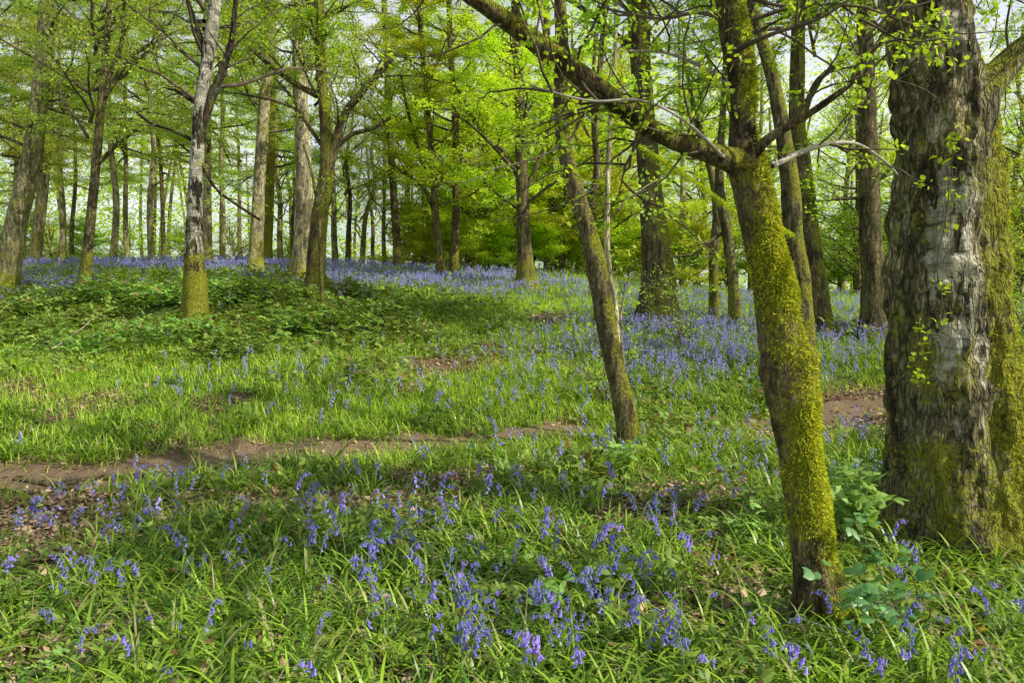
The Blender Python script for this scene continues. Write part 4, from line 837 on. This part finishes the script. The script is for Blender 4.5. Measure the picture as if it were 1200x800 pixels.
ZN = [ # places on the photo map, count, where
    ([(90, 720, 70, 45, 1), (60, 630, 50, 30, .5)], 12, 'in tufts at the lower left'),
    ([(180, 650, 60, 40, 1), (230, 670, 50, 40, 1)], 22, 'below the left end of the path'),
    ([(330, 690, 60, 50, 1), (380, 620, 60, 40, .7)], 26, 'in the foreground left of centre'),
    ([(500, 690, 60, 45, 1), (520, 640, 60, 40, .8)], 36, 'in the thick group at bottom centre'),
    ([(600, 775, 50, 30, 1), (570, 730, 50, 40, .8)], 30, 'nearest the bottom edge, right of centre'),
    ([(640, 620, 90, 50, 1), (700, 650, 60, 60, .7)], 34, 'below the foot of the bent tree'),
    ([(810, 620, 70, 60, 1), (760, 690, 60, 60, .5)], 26, 'in the shade left of the front mossy tree'),
    ([(830, 780, 70, 20, 1)], 12, 'at the bottom edge beside the front mossy tree'),
    ([(1085, 780, 50, 20, 1), (1085, 660, 25, 35, .5), (1170, 700, 30, 45, .9)], 26, 'around the foot of the great old birch'),
    ([(1010, 560, 40, 40, 1)], 8, 'between the front mossy tree and old birch'),
    ([(380, 575, 180, 22, 1), (200, 565, 130, 22, .6)], 16, 'on the near edge of the path'),
    ([(320, 460, 60, 22, 1), (480, 480, 90, 22, .8)], 24, 'in sunlit grass on the far side of the path')]
g = np.random.default_rng(404); TOTAL = []
for L, cnt, where in ZN:
    wts = np.array([l[4] * l[2] * l[3] for l in L]); c = g.choice(len(L), cnt * 3, p=wts / wts.sum()); px = np.array([L[q][0] for q in c]) + g.normal(0, 1.35, cnt * 3) * np.array([L[q][2] for q in c])
    py = np.array([L[q][1] for q in c]) + g.normal(0, 1.2, cnt * 3) * np.array([L[q][3] for q in c]); P, _ = hit(px, np.clip(py + 22, 440, 880), Y0=2.0)
    ok = (path_dist(P[:, 0], P[:, 1]) > .3) & (px > -20) & (px < 1230); P = P[ok][:cnt]
    for k, p in enumerate(P):
        full = g.uniform() < .55; st, fl = (FULL if full else FEW)[g.integers(0, 5 if full else 4)]
        look = 'full-headed bluebell' if full else 'few-belled bluebell'
        t = empty('bluebell', (p[0], p[1], float(ground(p[0], p[1]))), look + ' ' + where, 'flower', look + 's ' + where)
        t.rotation_euler = (g.normal(0, .06), g.normal(0, .06), g.uniform(0, 6.28)); s = g.uniform(.8, 1.1) * (.88 if p[1] < 3.6 else 1.0); t.scale = (s, s, s)
        for nme, me in (('stem', st), ('flower_head', fl)):
            o = bpy.data.objects.new(nme, me); COL.objects.link(o); o.parent = t
# the rest of the bluebells: smaller and farther, one drift
mbf = MB(); g = np.random.default_rng(505)
DR = [(800, 392, 75, 26, 1500), (760, 365, 50, 14, 220), (850, 435, 55, 20, 200), (720, 400, 60, 30, 260), (880, 385, 50, 12, 160), (700, 450, 60, 25, 70), (985, 415, 40, 14, 220), (960, 385, 45, 8, 200), (1000, 358, 45, 5, 300), (900, 352, 40, 4, 200), (1190, 372, 40, 6, 140), (1190, 465, 25, 12, 70),
      (480, 330, 75, 9, 1100), (540, 325, 50, 7, 600), (420, 318, 50, 8, 1100), (560, 338, 60, 7, 200), (330, 312, 60, 5, 600), (160, 309, 110, 3.5, 1000), (60, 318, 60, 6, 300), (60, 337, 70, 5, 420), (240, 313, 90, 4, 400), (600, 335, 50, 8, 260), (355, 335, 60, 8, 260), (680, 340, 30, 5, 120), (790, 345, 60, 5, 200), (20, 350, 50, 6, 80),
      (310, 450, 70, 16, 40), (480, 460, 90, 20, 45), (620, 445, 60, 25, 60), (420, 400, 150, 30, 25), (580, 400, 60, 20, 35), (700, 560, 60, 25, 40), (820, 540, 60, 30, 60), (1010, 520, 30, 25, 25), (560, 570, 140, 25, 35), (300, 620, 160, 25, 20), (150, 560, 90, 15, 20), (120, 640, 80, 30, 30)]
PX = np.concatenate([g.normal(a, c, int(n)) for a, b, c, d, n in DR]); PY = np.concatenate([g.normal(b, d, int(n)) for a, b, c, d, n in DR]); 
P, done = hit(PX, np.maximum(PY, 303) + 3, Y0=3.5, Y1=32)
far_ = ~done; P[far_, 1] = g.uniform(20, 27, far_.sum()); P[:, 0] += g.normal(0, .15, len(P)); P[:, 1] += g.normal(0, .35, len(P)) * np.clip(P[:, 1] / 14, .3, 2)
ok = (path_dist(P[:, 0], P[:, 1]) > path_w(P[:, 0], P[:, 1]) + .05) & (g.uniform(-.5, .4, len(P)) < 1.6 * fbm(xy0(P[:, 0], P[:, 1], .9), 90) + .15); P = P[ok]; n = len(P); z = ground(P[:, 0], P[:, 1]); H = g.uniform(.20, .33, n); az = g.uniform(0, 6.28, n)
ln = np.stack([np.cos(az), np.sin(az)], -1) * .05; B0 = np.stack([P[:, 0], P[:, 1], z], -1); Tp = B0 + np.stack([ln[:, 0], ln[:, 1], H], -1)
w = np.clip(P[:, 1] * .0003, .0025, .006)[:, None]; sx = np.array([1., 0, 0])[None]
mbf.add(np.stack([B0 - sx * w, B0 + sx * w, Tp + sx * w * .4, Tp - sx * w * .4], 1).reshape(-1, 3), np.arange(4 * n).reshape(-1, 4), 1)
for k in range(6):
    a = g.uniform(0, 6.28, n); r = g.uniform(.008, .026, n); q = Tp + np.stack([np.cos(a) * r, np.sin(a) * r, -k * .019 - g.uniform(0, .008, n)], -1)
    near_ = P[:, 1] < 13; keep = near_ | (k < 5)
    scatter(mbf, BELL_LO[0], BELL_LO[1], q[keep], a[keep], np.clip(P[keep, 1] * .06, .85, 1.3) * g.uniform(.8, 1.2, keep.sum()), tilt=g.normal(0, .4, (keep.sum(), 2)))
tag(mbf.build('bluebell_drift', [M['petal_far'], M['stem']]), 'drifts of violet-blue bluebells over the bank and ridge', 'flowers', kind='stuff')

# ------------------------------------------------------------------ single plants of the foreground
def plant(px, py, name, label, cat, seed, n=7, h=.28, size=.055, mat='bramble_pale', spread=.18, k=3, group=None):
    P_, _ = hit([px], [py], Y0=2.0); p = P_[0]; p[2] = float(ground(p[0], p[1])); g = np.random.default_rng(seed)
    t = empty(name, p, label, cat, group); ms = MB(); ml = MB(); C = []
    for q in range(n):
        az = g.uniform(0, 6.28); r = spread * g.uniform(.3, 1); hh = h * g.uniform(.55, 1.1)
        pts = catmull(np.array([p, p + [math.cos(az) * r * .3, math.sin(az) * r * .3, hh * .6], p + [math.cos(az) * r, math.sin(az) * r, hh]]), 7); tube(ms, pts, np.linspace(.003, .0015, 7), 4)
        C += [pts[-1], pts[4] + g.normal(0, .012, 3)]; 
        if q % 2: C.append(pts[-1] + g.normal(0, .03, 3))
    C = np.array(C); trifoliate(ml, C, g.uniform(.75, 1.2, len(C)) * size, g, 0, k)
    ms.build('stem', M['stem'], t); ml.build('foliage', M[mat], t); return t
for q, (px, py, lab, n, h, size) in enumerate([
    (655, 735, 'bramble seedling with bright crinkled leaves at the bottom centre', 9, .20, .062), (445, 650, 'pale green bramble sprig left of the bottom centre bluebells', 6, .14, .055),
    (700, 700, 'leafy young bramble right of the bottom centre bluebells', 8, .18, .055), (590, 665, 'low bramble sprig behind the bottom centre bluebells', 7, .16, .05),
    (770, 690, 'small shaded bramble plant between the litter patches', 6, .15, .05), (1005, 650, 'tall nettle-like plant with large fresh leaves right of the large mossy tree', 24, .48, .075),
    (1035, 620, 'leafy green plant crowding in front of the great old birch', 22, .42, .07), (985, 620, 'leafy green plant rising directly behind the large mossy tree', 18, .42, .065), (20, 812, 'low leafy sprig in the bottom left corner', 9, .10, .035),
    (735, 560, 'leafy plant at the foot of the bent tree', 14, .30, .06), (870, 640, 'small leafy plant just left of the large mossy tree', 7, .22, .05), (600, 560, 'low leafy plant below the path in the middle', 7, .2, .05),
    (415, 625, 'small dark leafy sprig beside the litter below the path', 6, .16, .05), (1060, 560, 'shaded leafy plant against the left side of the great old birch', 8, .36, .06)]):
    plant(px, py, 'bramble_plant' if 'bramble' in lab else 'leafy_plant', lab, 'plant', 600 + q, n, h, size, 'bramble_pale')
# arching bramble with broad grey-green leaves at the foot of the mossy tree
p0 = hit([1060], [735])[0][0]; g = np.random.default_rng(8); t = empty('bramble_plant', (p0[0], p0[1], float(ground(p0[0], p0[1]))), 'arching bramble with broad grey-green leaves at the foot of the large mossy tree', 'plant')
ms = MB(); C = []
for pts in ([(1060, 735, 3.0), (1035, 700, 2.9), (1000, 690, 2.8), (965, 668, 2.75)], [(1060, 735, 3.0), (1040, 690, 3.0), (1022, 650, 3.0), (1000, 600, 3.05)], [(1060, 735, 3.0), (1075, 700, 3.0), (1062, 662, 3.0), (1035, 640, 3.0)], [(1060, 735, 3.0), (1090, 722, 2.9), (1070, 700, 2.75), (1030, 720, 2.6)], [(1060, 735, 3.0), (1050, 710, 2.85), (1020, 705, 2.8), (990, 712, 2.75)]):
    lp = catmull(np.array([W(a, b, c) for a, b, c in pts]), 22); lp[0, 2] = float(ground(lp[0, 0], lp[0, 1])) - .02; tube(ms, lp, np.linspace(.004, .0015, 22), 5); C.append(np.repeat(lp[[5, 8, 11, 13, 15, 17, 19, 21]], 2, 0) + g.normal(0, .035, (16, 3)))
ms.build('stem', M['twig'], t); C = np.concatenate(C); ml = MB(); trifoliate(ml, C, g.uniform(.04, .07, len(C)), g, 0, 2)
M['bramble_grey'] = leaf_mat('broad_bramble_leaf', (.06, .15, .04), (.26, .42, .14), .25, rough=.35, spec=.55); ml.build('foliage', M['bramble_grey'], t)
# twigs, roots, dead branches
def stick(name, label, cat, pts, r, mat='deadwood', lift=.01):
    lp = np.array([hit([a], [b])[0][0] for a, b, *_ in pts]); ex = np.array([q[2] if len(q) > 2 else 0 for q in pts]); lp[:, 2] = ex
    n = max(12, int(np.linalg.norm(np.diff(lp, axis=0), axis=1).sum() / .05)); c = catmull(lp, n); c[:, 0] += .008 * np.sin(np.arange(n) * .9); c[:, 1] += .010 * np.sin(np.arange(n) * .6)
    c[:, 2] += ground(c[:, 0], c[:, 1]) + lift + .006 * np.sin(np.arange(n) * 1.3)
    mb = MB(); V_, _, _ = stem_surface(mb, c, np.interp(np.linspace(0, 1, n), [0, .5, 1], [r, r * .9, r * .35]), 9, 4, rough=.12, lump=.15, moss=lambda V, n_, h: 0 * h)
    return tag(mb.build(name, M[mat], None, origin=tuple(c[0])), label, cat)
stick('tree_root', 'long dark root lying exposed across the left end of the path', 'root', [(20, 560), (70, 566), (130, 558), (190, 556), (260, 546), (320, 543)], .030, 'dark', .028)
stick('tree_root', 'short dark root at the near edge of the path, beneath the long root', 'root', [(0, 577), (30, 579), (75, 574), (100, 580)], .022, 'dark', .024)
stick('fallen_branch', 'pale dead branch lying in the litter at the lower left', 'branch', [(90, 770), (120, 755), (150, 738)], .006)
stick('fallen_branch', 'thin dead twig slanting over the bank above the bare earth, right', 'branch', [(955, 425), (985, 398, .1), (1010, 372, .25)], .010)
stick('fallen_branch', 'dead stick among dead leaves below the path, left of centre', 'branch', [(225, 592), (300, 588), (355, 580), (400, 586)], .009)
stick('fallen_branch', 'long dead twig reaching towards the lower right corner', 'branch', [(925, 740, .05), (990, 770, .1), (1040, 800, .05)], .005, 'twig_pale')
stick('fallen_branch', 'broken dead stick in the bramble bank at the left', 'branch', [(60, 418, .1), (95, 405, .25), (115, 395, .35)], .012)
stick('fallen_log', 'dark fallen limb lying on the ridge under the yellow-green leaves', 'log', [(455, 309, .12), (485, 308, .2), (512, 309, .1)], .10, 'dark', .1)
stick('fallen_branch', 'thin dead stick lying across the middle of the path', 'branch', [(395, 533), (425, 527), (455, 530)], .010)
stick('tree_root', 'thin root showing in the path just left of the bent tree', 'root', [(560, 517), (610, 511), (665, 509)], .014, 'dark', .015)
# dead leaf curled on the grass and a yellow one
for px, py, mname, a, b, lab, sz in [(1145, 762, 'yellow_leaf', (.55, .38, .02), (.75, .55, .05), 'single yellow leaf standing upright in the lower right corner', .05), (1138, 790, 'curled_leaf', (.20, .09, .04), (.38, .20, .10), 'large curled brown dead leaf in the lower right corner', .10)]:
    p = hit([px], [py])[0][0]; p[2] = float(ground(p[0], p[1])) + .07; M[mname] = simple_mat(mname, a, b, 60, .6, .3)
    n1 = 9; n2 = 7; U, Vv = np.meshgrid(np.linspace(0, 1, n1), np.linspace(-1, 1, n2), indexing='ij'); wd = np.sin(np.pi * U ** .8) * .38 * (1 + .12 * np.sin(U * 22))
    X = U * sz; Yl = Vv * wd * sz; Zl = (.25 * Vv ** 2 + .18 * np.sin(U * 3)) * sz; mb = MB(); i = np.arange(n1 - 1)[:, None] * n2; j = np.arange(n2 - 1)[None]
    mb.add(np.stack([X, Yl * .9 + Zl * .3, Zl + .25 * X], -1).reshape(-1, 3) + p, np.stack([i + j, i + j + 1, i + n2 + j + 1, i + n2 + j], -1).reshape(-1, 4)); tag(mb.build('dead_leaf', M[mname], None, origin=tuple(p)), lab, 'leaf')

# ------------------------------------------------------------------ light, sky, camera
w = bpy.data.worlds.new('World'); SC.world = w; w.use_nodes = True; nt = w.node_tree; bg = nt.nodes['Background']
sky = nt.nodes.new('ShaderNodeTexSky'); sky.sky_type = 'NISHITA'; sky.sun_disc = False; sky.sun_elevation = SUN_EL; sky.sun_rotation = SUN_AZ; sky.dust_density = 2.0; sky.ozone_density = 1.5
tc = nt.nodes.new('ShaderNodeTexCoord'); cn = N(nt, 'ShaderNodeTexNoise', Scale=2.2, Detail=7.0, Roughness=.6); nt.links.new(tc.outputs['Generated'], cn.inputs[0])
cf = ramp(nt, cn.outputs[0], [(.36, (.35, .35, .35)), (.60, (1, 1, 1))])
sx_ = nt.nodes.new('ShaderNodeSeparateXYZ'); nt.links.new(tc.outputs['Generated'], sx_.inputs[0])
hz = ramp(nt, sx_.outputs[2], [(.0, (1, 1, 1)), (.30, (.9, .9, .9)), (.62, (.12, .12, .12)), (1, (.05, .05, .05))])
cc = mix(nt, mix(nt, 1., cf, hz, 'MULTIPLY'), sky.outputs[0], (7.2, 7.3, 7.4)); nt.links.new(cc, bg.inputs[0]); bg.inputs[1].default_value = .15
import mathutils
S = mathutils.Vector((math.sin(SUN_AZ) * math.cos(SUN_EL), math.cos(SUN_AZ) * math.cos(SUN_EL), math.sin(SUN_EL)))
ld = bpy.data.lights.new('sun', 'SUN'); ld.energy = 5.0; ld.angle = math.radians(.53); ld.color = (1, .95, .83); lo = bpy.data.objects.new('sun', ld); COL.objects.link(lo); lo.rotation_mode = 'QUATERNION'; lo.rotation_quaternion = S.to_track_quat('Z', 'Y'); lo.location = (20, 5, 20)
cd = bpy.data.cameras.new('camera'); co = bpy.data.objects.new('camera', cd); COL.objects.link(co); co.location = tuple(CAM); co.rotation_euler = (math.pi / 2 - PITCH, 0, 0); cd.lens = 24; cd.sensor_width = 36; cd.clip_end = 1500; cd.clip_start = .05; SC.camera = co
SC.view_settings.view_transform = 'Standard'; SC.view_settings.look = 'None'; SC.view_settings.exposure = 0
SC.cycles.max_bounces = 7; SC.cycles.diffuse_bounces = 4; SC.cycles.transmission_bounces = 4; SC.cycles.glossy_bounces = 2; SC.cycles.sample_clamp_indirect = 4
SC.cycles.use_denoising = True
